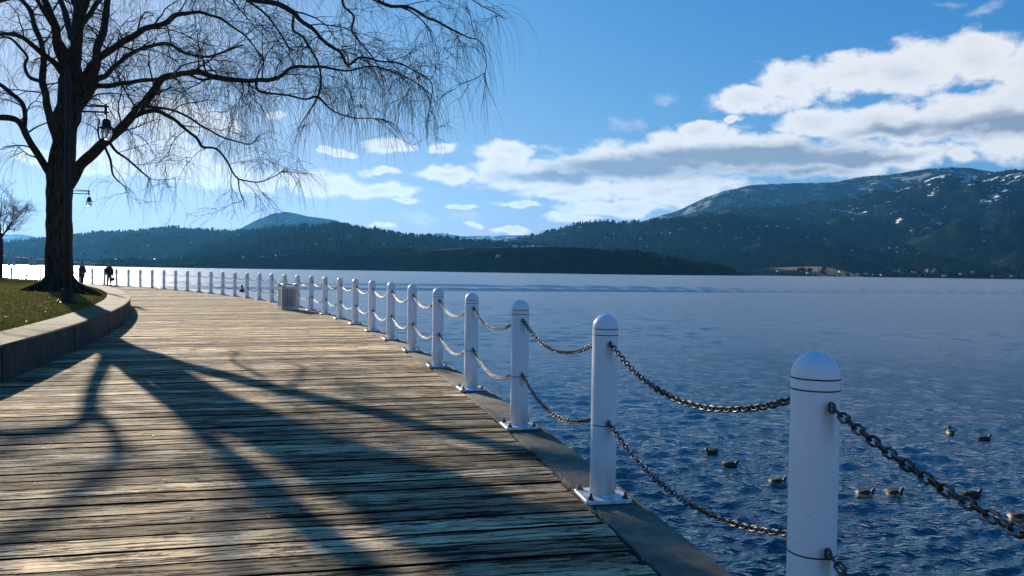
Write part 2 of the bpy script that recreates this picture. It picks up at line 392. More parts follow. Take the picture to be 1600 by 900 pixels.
def inv(p):
    i = ((PATH[:, 1:]-np.array(p[:2]))**2).sum(1).argmin(); s = PATH[i, 0]; t = theta(s)
    return s, -(p[0]-PATH[i, 1])*math.cos(t)-(p[1]-PATH[i, 2])*math.sin(t)
DECK_IN, CURB_IN, CURB_OUT, WALL_OUT, WALL_IN, WALL_H, WZ = .15, .118, -.235, 5.68, 6.37, .47, -2.2
S0, S1 = -12., 118.
def strip(name, rows, mat, s0=S0, s1=S1, ds=.5, smooth=False):
    """rows: list of (offset, z) across; swept along the promenade"""
    ss = np.arange(s0, s1+1e-6, ds); V = []
    for s in ss:
        for (o, z) in rows:
            x, y = on(s, o); V.append((x, y, z))
    return np_mesh(name, np.array(V), grid_quads(len(ss), len(rows)), mat, smooth)

# deck planks
def deck():
    V = []; Q = []; UV = []; PL = []; MI = []; pitch = .218; gap = .0125
    s = -8.; i = 0
    while s < 112:
        w = pitch*random.uniform(.92, 1.08); far = s > 30
        o0 = DECK_IN + random.uniform(-.012, .014); o1 = WALL_OUT+.10
        nseg = 3 if far else 8
        g = gap*random.uniform(.7, 2.0)
        zc = random.uniform(-.004, .0035); cup = random.uniform(-.003, .003); r = random.random(); uo = random.uniform(0, 40)
        prof = [(0, -.045), (0, -.006), (.005, -.0012), (.5, cup), (-.005, -.0012), (0, -.006), (0, -.045)]
        base = len(V); ww = w-g; tw = random.uniform(-.004, .004)
        for k in range(nseg+1):
            o = o0+(o1-o0)*k/nseg; zz = zc + (random.uniform(-.0025, .0025) if not far else 0)
            for j, (a, z) in enumerate(prof):
                if j == 3: v = ww*.5
                elif j < 3: v = a
                else: v = ww+a
                x, y = on(s+v, o); V.append((x, y, z+zz+tw*(v/ww-.5))); UV.append((o+uo, v+i*.37))
        n = len(prof)
        for k in range(nseg):
            for j in range(n-1):
                a = base+k*n+j; Q.append((a, a+n, a+n+1, a+1)); PL.append(r); MI.append(1 if j in (0, 1, 5) else 0)  # dirt-dark sides; shade painted on the viewer-side bevel, sunward bevel left wood
        Q.append((base, base+1, base+2, base+3)); PL.append(r); Q.append((base+3, base+4, base+5, base+6)); PL.append(r); MI += [0, 0]
        s += w; i += 1
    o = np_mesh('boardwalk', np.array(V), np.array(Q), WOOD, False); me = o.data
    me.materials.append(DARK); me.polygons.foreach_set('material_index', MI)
    uv = me.uv_layers.new(name='UVMap'); UV = np.array(UV); li = np.empty(len(me.loops), dtype=np.int32); me.loops.foreach_get('vertex_index', li)
    uv.data.foreach_set('uv', UV[li].astype(np.float32).ravel())
    at = me.attributes.new('plank', 'FLOAT', 'FACE')
    if len(at.data) == len(PL): at.data.foreach_set('value', np.array(PL, dtype=np.float32))
    return o
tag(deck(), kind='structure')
tag(strip('seawall_curb', [(CURB_IN, -.4), (CURB_IN, -.012), (CURB_IN-.012, 0), (CURB_OUT+.015, 0), (CURB_OUT, -.015), (CURB_OUT, -3.2)], CONC), kind='structure')
tag(strip('ground', [(CURB_IN+.001, -.11), (7.2, -.11)], DARK), kind='structure')
# low concrete seat wall in cast lengths
wt = empty('retaining_wall'); tag(wt, 'low curved concrete retaining wall between boardwalk and lawn', 'wall')
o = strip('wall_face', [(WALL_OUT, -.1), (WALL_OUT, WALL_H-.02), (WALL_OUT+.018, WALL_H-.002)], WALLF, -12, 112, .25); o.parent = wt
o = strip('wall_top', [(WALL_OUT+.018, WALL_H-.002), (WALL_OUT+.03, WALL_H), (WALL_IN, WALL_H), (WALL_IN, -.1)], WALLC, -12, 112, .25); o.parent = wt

for s_ in [.9+3.9*k for k in range(-2, 16)]:
    x, y = on(s_, WALL_OUT-.0015); jb = MB(); jb.box((x, y, WALL_H/2-.03), (.006, .022, WALL_H-.02), theta(s_)); jb.build('joint', DARK, wt)
    x, y = on(s_, (WALL_OUT+WALL_IN)/2); jb = MB(); jb.box((x, y, WALL_H-.0035), (WALL_IN-WALL_OUT-.05, .014, .010), theta(s_)); jb.build('joint', DARK, wt)
# lawn
def lawn_z(s, off):
    t = max(off-WALL_IN, 0)
    z = .445 + .20*(1-math.exp(-t/.8)) + .05*min(t, 6)/6
    k = min(max((t-1.5)/8, 0), 1); k = k*k*(3-2*k)
    z += .42*k*min(max((s-6)/18, 0), 1)
    return z + .025*mnoise.noise(Vector((s*.35, off*.5, 0)))*min(t, 1)
def lawn():
    ss = np.arange(-12, 118, .35); off = list(np.arange(WALL_IN-.01, 9, .2)) + list(np.linspace(9.1, 20, 26)) + [25, 32, 45, 60]
    V = []
    for s in ss:
        for o_ in off:
            x, y = on(s, min(o_, 45)) if o_ <= 45 else on(s, 45)
            if o_ > 45: x -= 40
            V.append((x, y, lawn_z(s, o_)))
    return np_mesh('lawn', np.array(V), grid_quads(len(ss), len(off)), LAWN, True)
tag(lawn(), kind='structure')
def grass():
    V = []; T = []
    for i in range(90000):
        s = random.uniform(3, 46) if i % 3 else random.uniform(3, 24); off = WALL_IN-.02 + (random.random()**1.5)*9
        x, y = on(s, off); z = lawn_z(s, off)
        h = random.uniform(.012, .04)*(1.5 if random.random() < .05 else 1); a = random.uniform(0, 2*math.pi); w = random.uniform(.004, .009)
        lx, ly = random.gauss(0, .018), random.gauss(0, .018); b = len(V)
        V += [(x-math.cos(a)*w, y-math.sin(a)*w, z-.01), (x+math.cos(a)*w, y+math.sin(a)*w, z-.01), (x+lx, y+ly, z+h)]; T.append((b, b+1, b+2))
    return np_mesh('grass', np.array(V), np.array(T), BLADE, False)
tag(grass(), 'short patchy winter grass covering the raised lawn', 'grass', kind='stuff')
def litter(name, n, place, col, size, label):
    V = []; Q = []
    for i in range(n):
        x, y, z = place(); a = random.uniform(0, 6.28); l = size*random.uniform(.4, 1.5); w = l*random.uniform(.15, .55); b = len(V)
        ca, sa = math.cos(a), math.sin(a)
        for (u, v, q) in ((-l, 0, 0), (0, -w, .25), (l, 0, .1), (0, w, .3)):
            V.append((x+u*ca-v*sa, y+u*sa+v*ca, z+q*l*random.uniform(.3, 1.2)+.003))
        Q.append((b, b+1, b+2, b+3))
    o = np_mesh(name, np.array(V), np.array(Q), col, False); tag(o, label, 'leaves', kind='stuff'); return o
LEAF = simple('dry_leaf', (.42, .33, .20), .7, 0, .5, 30); PALE = simple('pale_leaf', (.62, .56, .44), .7, 0, .3, 30)
def pl_lawn():
    s = random.uniform(5, 34); off = WALL_IN + random.random()**1.3*6; x, y = on(s, off); return x, y, lawn_z(s, off)+.02
litter('fallen_leaves', 700, pl_lawn, PALE, .03, 'pale fallen leaves scattered over the lawn')
def pl_gap():
    s = random.choice([random.uniform(-2, 22), random.gauss(2.6, .35)]); off = random.gauss(.135, .02); x, y = on(s, off); return x, y, random.uniform(-.02, .006)
litter('leaf_debris', 900, pl_gap, LEAF, .012, 'dry leaf debris caught in the joint beside the curb')
def pl_deck():
    s = random.uniform(-1, 26); off = random.uniform(.2, 5.5); s = s*random.random(); x, y = on(s, off); return x, y, .004
litter('leaf_crumbs', 260, pl_deck, PALE, .015, 'tiny dry leaf crumbs strewn on the boardwalk planks')

# dry weed stalks by the second bollard
wd = MB()
for i in range(7):
    x, y = on(SPAN+.16-random.uniform(-.1, .1)*1, .135+random.uniform(-.01, .01)); dx, dy = random.gauss(0, .03), random.gauss(0, .03); h = random.uniform(.05, .13)
    wd.tube([(x, y, -.02), (x+dx*.4, y+dy*.4, h*.5), (x+dx, y+dy, h)], [.003, .0025, .0012], 4)
tag(wd.build('weed', LEAF), 'dry weed stalks growing from the joint by a bollard base', 'weed')

# ------------------------------------------------------------------ lake
def water():
    kf = 3.7*761
    ys = np.concatenate([np.arange(640, 300, -1.5), np.arange(300, 75, -.5), np.arange(75, 2, -.22), np.geomspace(2, .085, 24)])
    rr = kf/ys
    azs = np.concatenate([np.radians(np.linspace(-180, -52, 24, endpoint=False)), np.radians(np.linspace(-52, 52, 1000, endpoint=False)), np.radians(np.linspace(52, 180, 24))])
    RR, AZ = np.meshgrid(rr, azs, indexing='ij'); X = RR*np.sin(AZ); Y = RR*np.cos(AZ)
    step = np.abs(np.gradient(rr))[:, None]*np.ones_like(X); step = np.maximum(step, RR*.0019)
    Z = np.zeros_like(X); g = np.random.default_rng(3)
    for i in range(76):
        lam = .17*(1.0/.17)**(g.random()**1.15); k = 2*math.pi/lam; a = g.normal(-.22, .50); kx, ky = k*math.sin(a), k*math.cos(a)
        amp = .0043*lam**.92; fade = np.clip((lam/step-2.2)/2.5, 0, 1)
        Z += amp*fade*np.sin(kx*X+ky*Y+g.random()*6.28)
    Z *= 1.3-.98*np.clip((RR-12)/30, 0, 1)
    far = np.clip((RR-14)/34, 0, 1)
    for i in range(56):
        lam = .42*(3.0/.42)**(g.random()**1.15); k = 2*math.pi/lam; a = g.normal(-.1, .42); fade = np.clip((lam/step-2.)/2., 0, 1)
        Z += far*.0027*lam**.85*fade*np.sin(k*math.sin(a)*X+k*math.cos(a)*Y+g.random()*6.28)
    # crests gathered a little: sharper tops than troughs
    Z = Z + .8*np.abs(Z)*Z/.1*.3
    # two long wake crests from a passing boat
    def wake(p0, p1, A, lam, sig):
        a = np.array(p0); b = np.array(p1); d = (b-a)/np.linalg.norm(b-a); nx, ny = -d[1], d[0]
        q = (X-a[0])*nx+(Y-a[1])*ny; t = (X-a[0])*d[0]+(Y-a[1])*d[1]
        wob = .5*np.sin(t*.013)
        return A*np.exp(-((q+wob)/sig)**2)*np.cos(2*math.pi*(q+wob)/lam)*(1+.12*np.sin(t*.05))
    A_ = at_plane(640, 453.2, WZ); B_ = at_plane(1600, 459.5, WZ); C_ = at_plane(640, 446.3, WZ); D_ = at_plane(1600, 457.4, WZ)
    Z += wake(A_[:2], B_[:2], .5, 8.5, 2.4) + wake(C_[:2], D_[:2], .5, 10, 2.8)
    E1 = at_plane(400, 457.5, WZ); E2 = at_plane(640, 459.5, WZ)
    V = np.stack([X, Y, Z+WZ], -1).reshape(-1, 3); n = len(azs)
    Q = grid_quads(len(rr), n)[:, ::-1]
    return np_mesh('lake_water', V, Q, WATER, True)
tag(water(), kind='structure')

# ------------------------------------------------------------------ far land
def fbm(x, y, sc, H=.9, oc=5): return mnoise.fractal(Vector((x/sc, y/sc, 3.1)), H, 2.1, oc)
def interp_sky(sk, x):
    xs = [q[0] for q in sk]
    return float(np.interp(x, xs, [q[1] for q in sk])), float(np.interp(x, xs, [q[2] for q in sk])), float(np.interp(x, xs, [q[3] for q in sk]))
TER = {}
def terrain(name, sk, mat, prof, rough, step=4, nv=34, nsc=900):
    """sk rows: photo column, skyline row, ridge distance, shore distance"""
    x0, x1 = sk[0][0], sk[-1][0]; xs = np.arange(x0, x1+1, step)
    vs = list(np.linspace(0, 1, nv)) + [1.08, 1.25, 1.6]
    H = np.zeros((len(xs), len(vs), 3))
    for i, x in enumerate(xs):
        y, D, Ds = interp_sky(sk, x); r = ray(x, y); zr = 1.5+r[2]*D
        yw = 430+ (x-800)*.0143; kx = ray(x, yw)[0]
        for j, v in enumerate(vs):
            if v <= 1: Y = Ds+(D-Ds)*v; g = prof(v)
            else: Y = D+(v-1)*(D-Ds)*1.2; g = max(1-(v-1)*1.4, 0)
            X = kx*Y
            nz = fbm(X, Y, nsc)*rough*(zr-WZ)*max(g*(1-g)*4, .0) if v < 1 else 0
            small = fbm(X, Y, 140, .8, 4)*rough*16*min(v*6, 1)
            z = WZ-.6+(zr-WZ)*g+nz+small*(.35 if v > .97 else 1)
            H[i, j] = (X, Y, z)
    H[:, 0, 2] = WZ-3
    o = np_mesh(name, H.reshape(-1, 3), grid_quads(len(xs), len(vs)), mat, True); tag(o, kind='structure')
    TER[name] = (xs, vs, H, nv); return o
def on_ter(name, x, v):
    xs, vs, H, nv = TER[name]; fi = min(max((x-xs[0])/(xs[1]-xs[0]), 0), len(xs)-1.001); fj = float(np.interp(v, vs, range(len(vs)))); fj = min(fj, len(vs)-1.001)
    i, j = int(fi), int(fj); a, b = fi-i, fj-j
    return (H[i, j]*(1-a)+H[i+1, j]*a)*(1-b)+(H[i, j+1]*(1-a)+H[i+1, j+1]*a)*b
def px_of(P):
    d = np.array(P)-CAM; z = d@FW; return 800+F*(d@RT)/z, 450-F*(d@UP)/z
def ter_at_px(name, x, y):
    best = None
    for v in np.linspace(.02, 1, 60):
        p = on_ter(name, x, v); q = abs(px_of(p)[1]-y)
        if best is None or q < best[0]: best = (q, p)
    return best[1]
FOR_L = forest_floor('hill_forest'); FOR_B = forest_floor('bluff_slope', tan=.95); FOR_M = forest_floor('mountain_forest', snow=.9, snow_z=(150, 760)); FOR_K = forest_floor('back_mountain', snow=.28, snow_z=(-250, 950)); FOR_P = forest_floor('pale_range', snow=.5, snow_z=(-600, 600))
ease = lambda v: (v**.85)
terrain('far_range_hills', [(-900, 368, 12000, 9500), (-300, 362, 12000, 9500), (0, 367, 12000, 9500), (40, 366, 12000, 9500), (75, 376, 12000, 9500), (200, 385, 12000, 9500), (560, 380, 12000, 9500), (640, 366, 12000, 9500), (690, 364, 12000, 9500), (720, 369, 12000, 9500), (770, 368, 12000, 9500), (830, 367, 12000, 9500), (1000, 372, 12000, 9500), (2400, 360, 12000, 9500)], FOR_P, ease, .05, 10, 12, 2500)
terrain('domed_hill', [(330, 378, 6800, 5600), (375, 357, 6800, 5600), (400, 344, 6800, 5600), (425, 334, 6800, 5600), (442, 330.5, 6800, 5600), (455, 332, 6800, 5600), (480, 338, 6800, 5600), (505, 341, 6800, 5600), (525, 344, 6800, 5600), (540, 351, 6800, 5600), (600, 372, 6800, 5600), (680, 395, 6800, 5600)], FOR_K, ease, .25, 3, 26, 500)
terrain('back_mountain', [(860, 400, 7200, 5900), (960, 358, 7200, 5900), (1010, 344, 7200, 5900), (1060, 328, 7200, 5900), (1100, 308, 7200, 5900), (1130, 298, 7200, 5900), (1170, 289, 7200, 5900), (1230, 286, 7200, 5900), (1300, 284.5, 7200, 5900), (1340, 276, 7200, 5900), (1400, 271, 7200, 5900), (1440, 264, 7200, 5900), (1480, 261, 7200, 5900), (1510, 262, 7200, 5900), (1545, 268, 7200, 5900), (1600, 276, 7200, 5900), (1900, 300, 7200, 5900), (2300, 330, 7200, 5900)], FOR_K, ease, .35, 4, 30, 1100)
terrain('main_mountain', [(840, 410, 5200, 3300), (960, 372, 5200, 3300), (1040, 348, 5200, 3300), (1100, 336, 5200, 3300), (1180, 324, 5200, 3300), (1260, 318, 5200, 3300), (1330, 311, 5200, 3200), (1360, 302, 5300, 3200), (1420, 291, 5400, 3100), (1470, 283, 5500, 3000), (1510, 276, 5500, 2900), (1545, 270, 5500, 2800), (1575, 265, 5500, 2700), (1600, 263, 5500, 2700), (1750, 262, 5500, 2500), (1900, 270, 5500, 2300), (2600, 330, 5500, 2300)], FOR_M, ease, .35, 4, 40, 800)
terrain('village_hill', [(700, 400, 3900, 2700), (770, 381, 3900, 2700), (830, 370, 3900, 2700), (870, 360, 3900, 2700), (900, 350, 3900, 2700), (945, 345, 3900, 2700), (968, 350, 3900, 2700), (1000, 348, 3900, 2700), (1060, 342, 4000, 2600), (1120, 338, 4000, 2600), (1200, 340, 4000, 2600), (1280, 352, 4000, 2600), (1400, 374, 3900, 2500), (1500, 385, 3600, 2500), (1600, 392, 3600, 2400), (1900, 380, 3600, 2300), (2600, 380, 3600, 2300)], FOR_L, ease, .35, 4, 36, 600)
terrain('west_shore_hill', [(-1400, 385, 4200, 2600), (-500, 378, 4200, 2600), (-100, 380, 4200, 2600), (0, 379, 4200, 2600), (50, 376, 4200, 2600), (115, 368, 4200, 2600), (150, 363, 4100, 2600), (200, 361.5, 4000, 2500), (240, 359, 4000, 2500), (270, 356, 3900, 2500), (300, 357, 3800, 2500), (340, 360, 3700, 2400), (365, 361, 3600, 2400), (400, 361, 3400, 2300), (460, 366, 3400, 2300), (600, 385, 3400, 2300), (760, 402, 3400, 2300)], FOR_L, ease, .35, 4, 34, 600)
terrain('wooded_hill', [(290, 398, 2700, 1900), (340, 384, 2700, 1900), (390, 366, 2700, 1900), (430, 357, 2700, 1900), (480, 355.5, 2700, 1900), (520, 355, 2700, 1900), (560, 356.5, 2700, 1900), (600, 361, 2700, 1900), (630, 369, 2700, 1900), (680, 372, 2700, 1900), (740, 379, 2700, 1900), (790, 383, 2700, 1900), (850, 388, 2700, 1900), (930, 405, 2700, 1900)], FOR_L, ease, .3, 4, 30, 400)
def bluffp(v): return .84*min(v/.12, 1)**.8 + .16*max((v-.12)/.88, 0)
terrain('bluff', [(150, 411, 2000, 1500), (260, 410, 2000, 1500), (340, 405.5, 2000, 1500), (430, 402, 2000, 1500), (500, 399, 2000, 1500), (600, 395.5, 2000, 1500), (700, 392.5, 2000, 1450), (760, 391, 1950, 1400), (860, 390, 1900, 1350), (930, 393, 1900, 1350), (1000, 401.5, 1900, 1350), (1060, 410, 1900, 1400), (1110, 418, 1950, 1500), (1150, 425, 2000, 1700), (1180, 432, 2000, 1700)], FOR_B, bluffp, .2, 4, 34, 300)
terrain('shore_flat', [(1060, 423, 2600, 2150), (1150, 421, 2600, 2150), (1280, 415, 2600, 2150), (1320, 417, 2600, 2150), (1350, 423, 2600, 2150), (1600, 426, 2500, 2100), (2400, 430, 2500, 2100)], FOR_B, lambda v: .45*min(v/.2, 1)+.55*max((v-.2)/.8, 0), .15, 5, 20, 300)
terrain('west_shore_flat', [(-1200, 406, 2300, 1900), (60, 408, 2300, 1900), (150, 409.5, 2300, 1900), (300, 410, 2300, 1900), (360, 411.5, 2300, 1900), (400, 414, 2300, 1900)], FOR_L, lambda v: .6*min(v/.2, 1)+.4*max((v-.2)/.8, 0), .15, 5, 16, 300)

CONIF = Mat('conifer'); _a = CONIF.noise(CONIF.coord('Object'), .02, 4, .7); _b = CONIF.noise(CONIF.coord('Object'), .16, 3, .6)
_c = CONIF.mix(CONIF.rng(_b, .35, .65), (.0015, .004, .004), (.012, .019, .014)); _c = CONIF.mix(CONIF.rng(_a, .52, .66, 0, .5), _c, (.022, .03, .015))
CONIF.set(Base_Color=_c, Roughness=1., Specular_IOR_Level=0.); CONIF = CONIF.m
def conifer_geo(p, h, V, Fc, n=5):
    x, y, z = p; r = h*random.uniform(.16, .26); z -= h*.06
    tiers = ((.04, 1., .52), (.34, .72, .82), (.6, .45, 1.05))
    ln = (random.gauss(0, .02)*h, random.gauss(0, .02)*h); a0 = random.random()*6
    for (zb, rr, zt) in tiers:
        b = len(V)
        for i in range(n):
            a = a0+2*math.pi*i/n; q = r*rr*random.uniform(.65, 1.25); V.append((x+math.cos(a)*q, y+math.sin(a)*q, z+h*(zb+random.uniform(-.05, .05))))
        V.append((x+ln[0], y+ln[1], z+h*min(zt, 1)))
        for i in range(n): Fc.append((b+i, b+(i+1) % n, b+n))
def round_geo(p, h, V, Fc):
    x, y, z = p; r = h*random.uniform(.35, .6); n = 6
    for (zz, rr) in ((.05, .6), (.45, 1.), (.8, .7)):
        for i in range(n):
            a = 2*math.pi*i/n; q = r*rr*random.uniform(.7, 1.25); V.append((x+math.cos(a)*q, y+math.sin(a)*q, z+h*(zz+random.uniform(-.07, .07))))
    b = len(V)-3*n; V.append((x, y, z+h))
    for j in (0, 1):
        for i in range(n):
            k = (i+1) % n; Fc.append((b+j*n+i, b+j*n+k, b+(j+1)*n+k)); Fc.append((b+j*n+i, b+(j+1)*n+k, b+(j+1)*n+i))
    for i in range(n): Fc.append((b+2*n+i, b+2*n+(i+1) % n, b+3*n))
def forest(name, ter, n, xr, vr, hr, label, ridge=0, mask=None, rnd=.15):
    V = []; T = []; k = 0
    while k < n:
        x = random.uniform(*xr); v = random.uniform(*vr); p = on_ter(ter, x, v)
        c = mnoise.noise(Vector((p[0]/170, p[1]/170, 0)))
        if c < -.28 and random.random() < .5: k += 1; continue
        if mask and not mask(x, v): k += 1; continue
        h = random.uniform(*hr)*(1+.5*c)
        (round_geo if random.random() < rnd else conifer_geo)(p, h*(.75 if rnd > .5 else 1), V, T); k += 1
    for i in range(ridge):
        x = random.uniform(*xr); p = on_ter(ter, x, random.uniform(.93, 1.0)); c = mnoise.noise(Vector((p[0]/90, 5, 0)))
        if c < -.25: continue
        conifer_geo(p, random.uniform(*hr)*(.85+.6*max(c, 0)+(.5 if random.random() < .06 else 0)), V, T)
    o = np_mesh(name, np.array(V), np.array(T), CONIF, False); tag(o, label, 'forest', kind='stuff'); return o
forest('forest', 'west_shore_hill', 5000, (-150, 470), (.02, .99), (9, 18), 'hazy forest covering the long hill across the lake behind the bridge', 330)
forest('forest', 'wooded_hill', 5400, (288, 900), (.05, .99), (11, 21), 'dark conifer forest on the wooded hill above the bluff', 420)
forest('forest', 'village_hill', 7500, (740, 1760), (.03, .99), (9, 18), 'dark forest on the hillside dotted with houses', 300, lambda x, v: not (abs(v-.3) < .02))
forest('forest', 'main_mountain', 8500, (960, 1760), (.15, .995), (10, 19), 'conifer forest covering the snow dusted mountain', 260)
forest('forest', 'domed_hill', 900, (370, 560), (.2, .97), (9, 15), 'thin forest on the domed hill behind the wooded ridge', 150)
forest('forest', 'bluff', 900, (160, 720), (.25, .9), (7, 14), 'trees along the low bank below the wooded hill', 120, lambda x, v: x < 640 or v > .85)
forest('forest', 'bluff', 700, (960, 1150), (.1, 1.), (6, 13), 'trees thickening where the bluff runs down to the lake', 50)
forest('forest', 'shore_flat', 900, (1080, 1760), (.03, 1.), (6, 14), 'shoreline trees at the foot of the mountain', 60, lambda x, v: not (1120 < x < 1330 and v > .35), .5)
forest('forest', 'west_shore_flat', 700, (-60, 400), (.05, 1.), (5, 11), 'shoreline trees along the far bank under the hazy hill', 60, None, .5)
CT = {}
def single_conifer(x, v, h, ter='bluff'):
    p = on_ter(ter, x, v); V = []; T = []; conifer_geo((0, 0, h*.1), h, V, T, 7)
    r = empty('pine_tree', tuple(p)); c = np_mesh('crown', np.array(V), np.array(T), CONIF, False); c.parent = r
    t = MB(); t.lathe([(.35, -1), (.2, h*.5)], 6); t.build('trunk', BARK, r)
    tag(r, 'lone dark pine standing on the tan bluff top across the lake', 'tree', 'lone pines on the bluff'); return r
for x, h in ((846, 15), (866, 12), (878, 12), (893, 15), (898, 19), (925, 17), (968, 14), (1004, 12), (1026, 15), (762, 9)): single_conifer(x, .9, h)
# winter brown trees by the lake shore
BROWN = simple('bare_shore_trees', (.24, .16, .10), 1., 0, .3, .5)
for x, v, h in ((1402, .3, 17), (1415, .25, 13), (1426, .2, 14), (1448, .35, 19), (1462, .3, 19), (1520, .2, 15), (778, .05, 9)):
    p = on_ter('shore_flat' if x > 1000 else 'bluff', x, v); V = []; T = []
    for q in range(5):
        round_geo((random.uniform(-.5, .5)*h*.8, random.uniform(-.4, .4)*h, random.uniform(.0, .2)*h), h*random.uniform(.5, .85), V, T)
    r = empty('bare_tree', tuple(p)); c = np_mesh('crown', np.array(V), np.array(T), BROWN, False); c.parent = r
    t = MB(); t.lathe([(.5, -1), (.3, h*.4)], 6); t.build('trunk', BARK, r)
    tag(r, 'brown leafless rounded tree beside the far lake shore', 'tree', 'brown leafless trees on the far shore')

# houses across the lake
HW = simple('house_wall', (.62, .60, .56), .8); HW2 = simple('house_wall_tan', (.40, .34, .27), .8); HR = simple('house_roof', (.16, .16, .17), .7); HRP = simple('pale_roof', (.55, .57, .6), .6)
def house(w, d, h, wall, roof):
    t = empty('house'); b = MB(); b.box((0, 0, h/2-1), (w, d, h+2)); b.build('wall', wall, t)
    g = MB(); e = .6; z = h
    g.add([(-w/2-e, -d/2-e, z), (w/2+e, -d/2-e, z), (w/2+e, d/2+e, z), (-w/2-e, d/2+e, z), (-w/2-e, 0, z+d*.28), (w/2+e, 0, z+d*.28)], [(0, 1, 5, 4), (2, 3, 4, 5), (0, 4, 3), (1, 2, 5), (3, 2, 1, 0)])
    g.build('roof', roof, t)
    for q in (-.3, 0., .3): wi = MB(); wi.box((w*q, -d/2-.03, h*.55), (w*.14, .06, h*.35)); wi.build('window', BLACK, t)
    return t
hp = [house(15, 9, 5, HW, HR), house(19, 10, 5.5, HW2, HRP), house(12, 9, 6, HW, HRP)]
used = set()
def put_house(p, label, group, sc=1.):
    k = random.randrange(3); o = hp[k] if k not in used else copy_tree(hp[k]); used.add(k)
    o.location = tuple(p); o.rotation_euler = (0, 0, random.uniform(-.9, .9)); o.scale = (sc,)*3; tag(o, label, 'house', group)
HG = [('west_shore_hill', [(215, 408), (242, 408.5), (262, 407), (284, 405), (302, 406), (325, 403), (333, 404.5), (352, 404), (158, 409), (126, 398), (180, 407), (230, 384), (358, 372), (372, 368), (110, 385), (300, 380)], 'small pale house on the hazy far bank behind the walkers', 'houses on the hazy far bank'),
      ('wooded_hill', [(516, 377), (524, 378), (492, 382), (545, 372), (600, 384), (640, 388), (655, 390), (690, 390), (470, 386)], 'pale house half hidden in the dark wooded hill', 'houses on the wooded hill'),
      ('bluff', [(804, 388.5), (816, 387.5), (826, 388), (835, 387), (842, 389), (852, 390)], 'small pale building in the short row on the tan bluff top', 'buildings in a row on the bluff'),
      ('bluff', [(1028, 405)], 'lone white building low on the end of the dark bluff', 'buildings at the bluff end'),
      ('bluff', [(700, 394), (380, 404), (410, 403), (430, 402.5), (450, 402), (480, 401)], 'small pale building on the low bank under the dark wooded hill', 'buildings on the low bank'),
      ('village_hill', [(905, 356), (930, 367), (958, 368), (965, 367), (990, 372), (1000, 374), (1033, 364), (1038, 363), (1060, 358), (1066, 359), (1100, 357), (1122, 355), (1124, 364), (1046, 366), (1150, 375), (1154, 376), (1033, 380), (1168, 354), (1185, 356), (1196, 354), (1212, 356), (1228, 358), (1260, 371), (1287, 377), (1292, 378), (1330, 392), (1352, 391), (1368, 390), (1376, 392), (1388, 388), (1400, 387), (1412, 390), (1420, 386), (1448, 388), (1462, 390), (1382, 362), (1420, 372), (1247, 385), (1210, 380), (1185, 376), (1400, 395), (1435, 396), (1455, 397), (1500, 375), (975, 376), (945, 372), (880, 366), (1010, 385), (1090, 378), (1130, 385)], 'pale house among dark trees on the village hillside', 'houses on the village hillside'),
      ('main_mountain', [(1536, 374), (1560, 360), (1586, 352), (1470, 330), (1475, 325), (1440, 332), (1360, 340), (1382, 334), (1390, 333), (1398, 332), (1402, 331), (1410, 330), (1424, 328), (1330, 342), (1500, 345), (1530, 350)], 'pale house high on the snow dusted mountainside', 'houses high on the mountain'),
      ('shore_flat', [(1330, 429), (1340, 430), (1352, 430), (1362, 430.5), (1377, 431), (1396, 431.5), (1438, 432), (1445, 432), (1475, 432.5), (1500, 430), (1312, 426), (1262, 428), (1490, 428), (1580, 433), (1215, 427), (1550, 433)], 'small white waterfront house at the foot of the mountain', 'waterfront houses below the mountain')]
for ter, lst, lab, grp in HG:
    for (x, y) in lst:
        p = ter_at_px(ter, x, y); put_house(p+np.array((0, 0, 1.5)), lab, grp, random.uniform(.35, .8))

# bridge on piers at the west end
BR = simple('bridge_concrete', (.22, .23, .24), .8)
bt = empty('lake_bridge', tuple(at_depth(60, 412, 1500))); tag(bt, 'long low bridge on piers crossing the lake behind the willow', 'bridge')
B0 = np.array(bt.location)
def brp(x, y, Y): return at_depth(x, y, Y)-B0
dk = MB(); pts = [(-260, 388, 1250), (0, 397.5, 1350), (30, 400.5, 1400), (70, 404, 1500), (110, 408, 1600), (150, 410.5, 1700), (190, 412, 1780)]
for a, b in zip(pts, pts[1:]):
    p, q = brp(*a), brp(*b); w = 7; d = (q-p)/np.linalg.norm(q-p); n_ = np.array((-d[1], d[0], 0))*w; u = np.array((0, 0, 1.7))
    dk.add([p-n_-u, p+n_-u, p+n_+u, p-n_+u, q-n_-u, q+n_-u, q+n_+u, q-n_+u], [(0, 1, 2, 3), (7, 6, 5, 4), (0, 4, 5, 1), (1, 5, 6, 2), (2, 6, 7, 3), (3, 7, 4, 0)])
dk.build('deck', BR, bt)
for x in (-210, -170, -120, -70, -20, 14, 22, 48, 55, 80, 88):
    y = float(np.interp(x, [q[0] for q in pts], [q[1] for q in pts])); Y = float(np.interp(x, [q[0] for q in pts], [q[2] for q in pts])); p = brp(x, y, Y)
    b = MB(); hh = p[2]+B0[2]-WZ+2; b.box((p[0], p[1], p[2]-hh/2-1.5), (2.2, 7, hh)); b.build('pier', BR, bt)

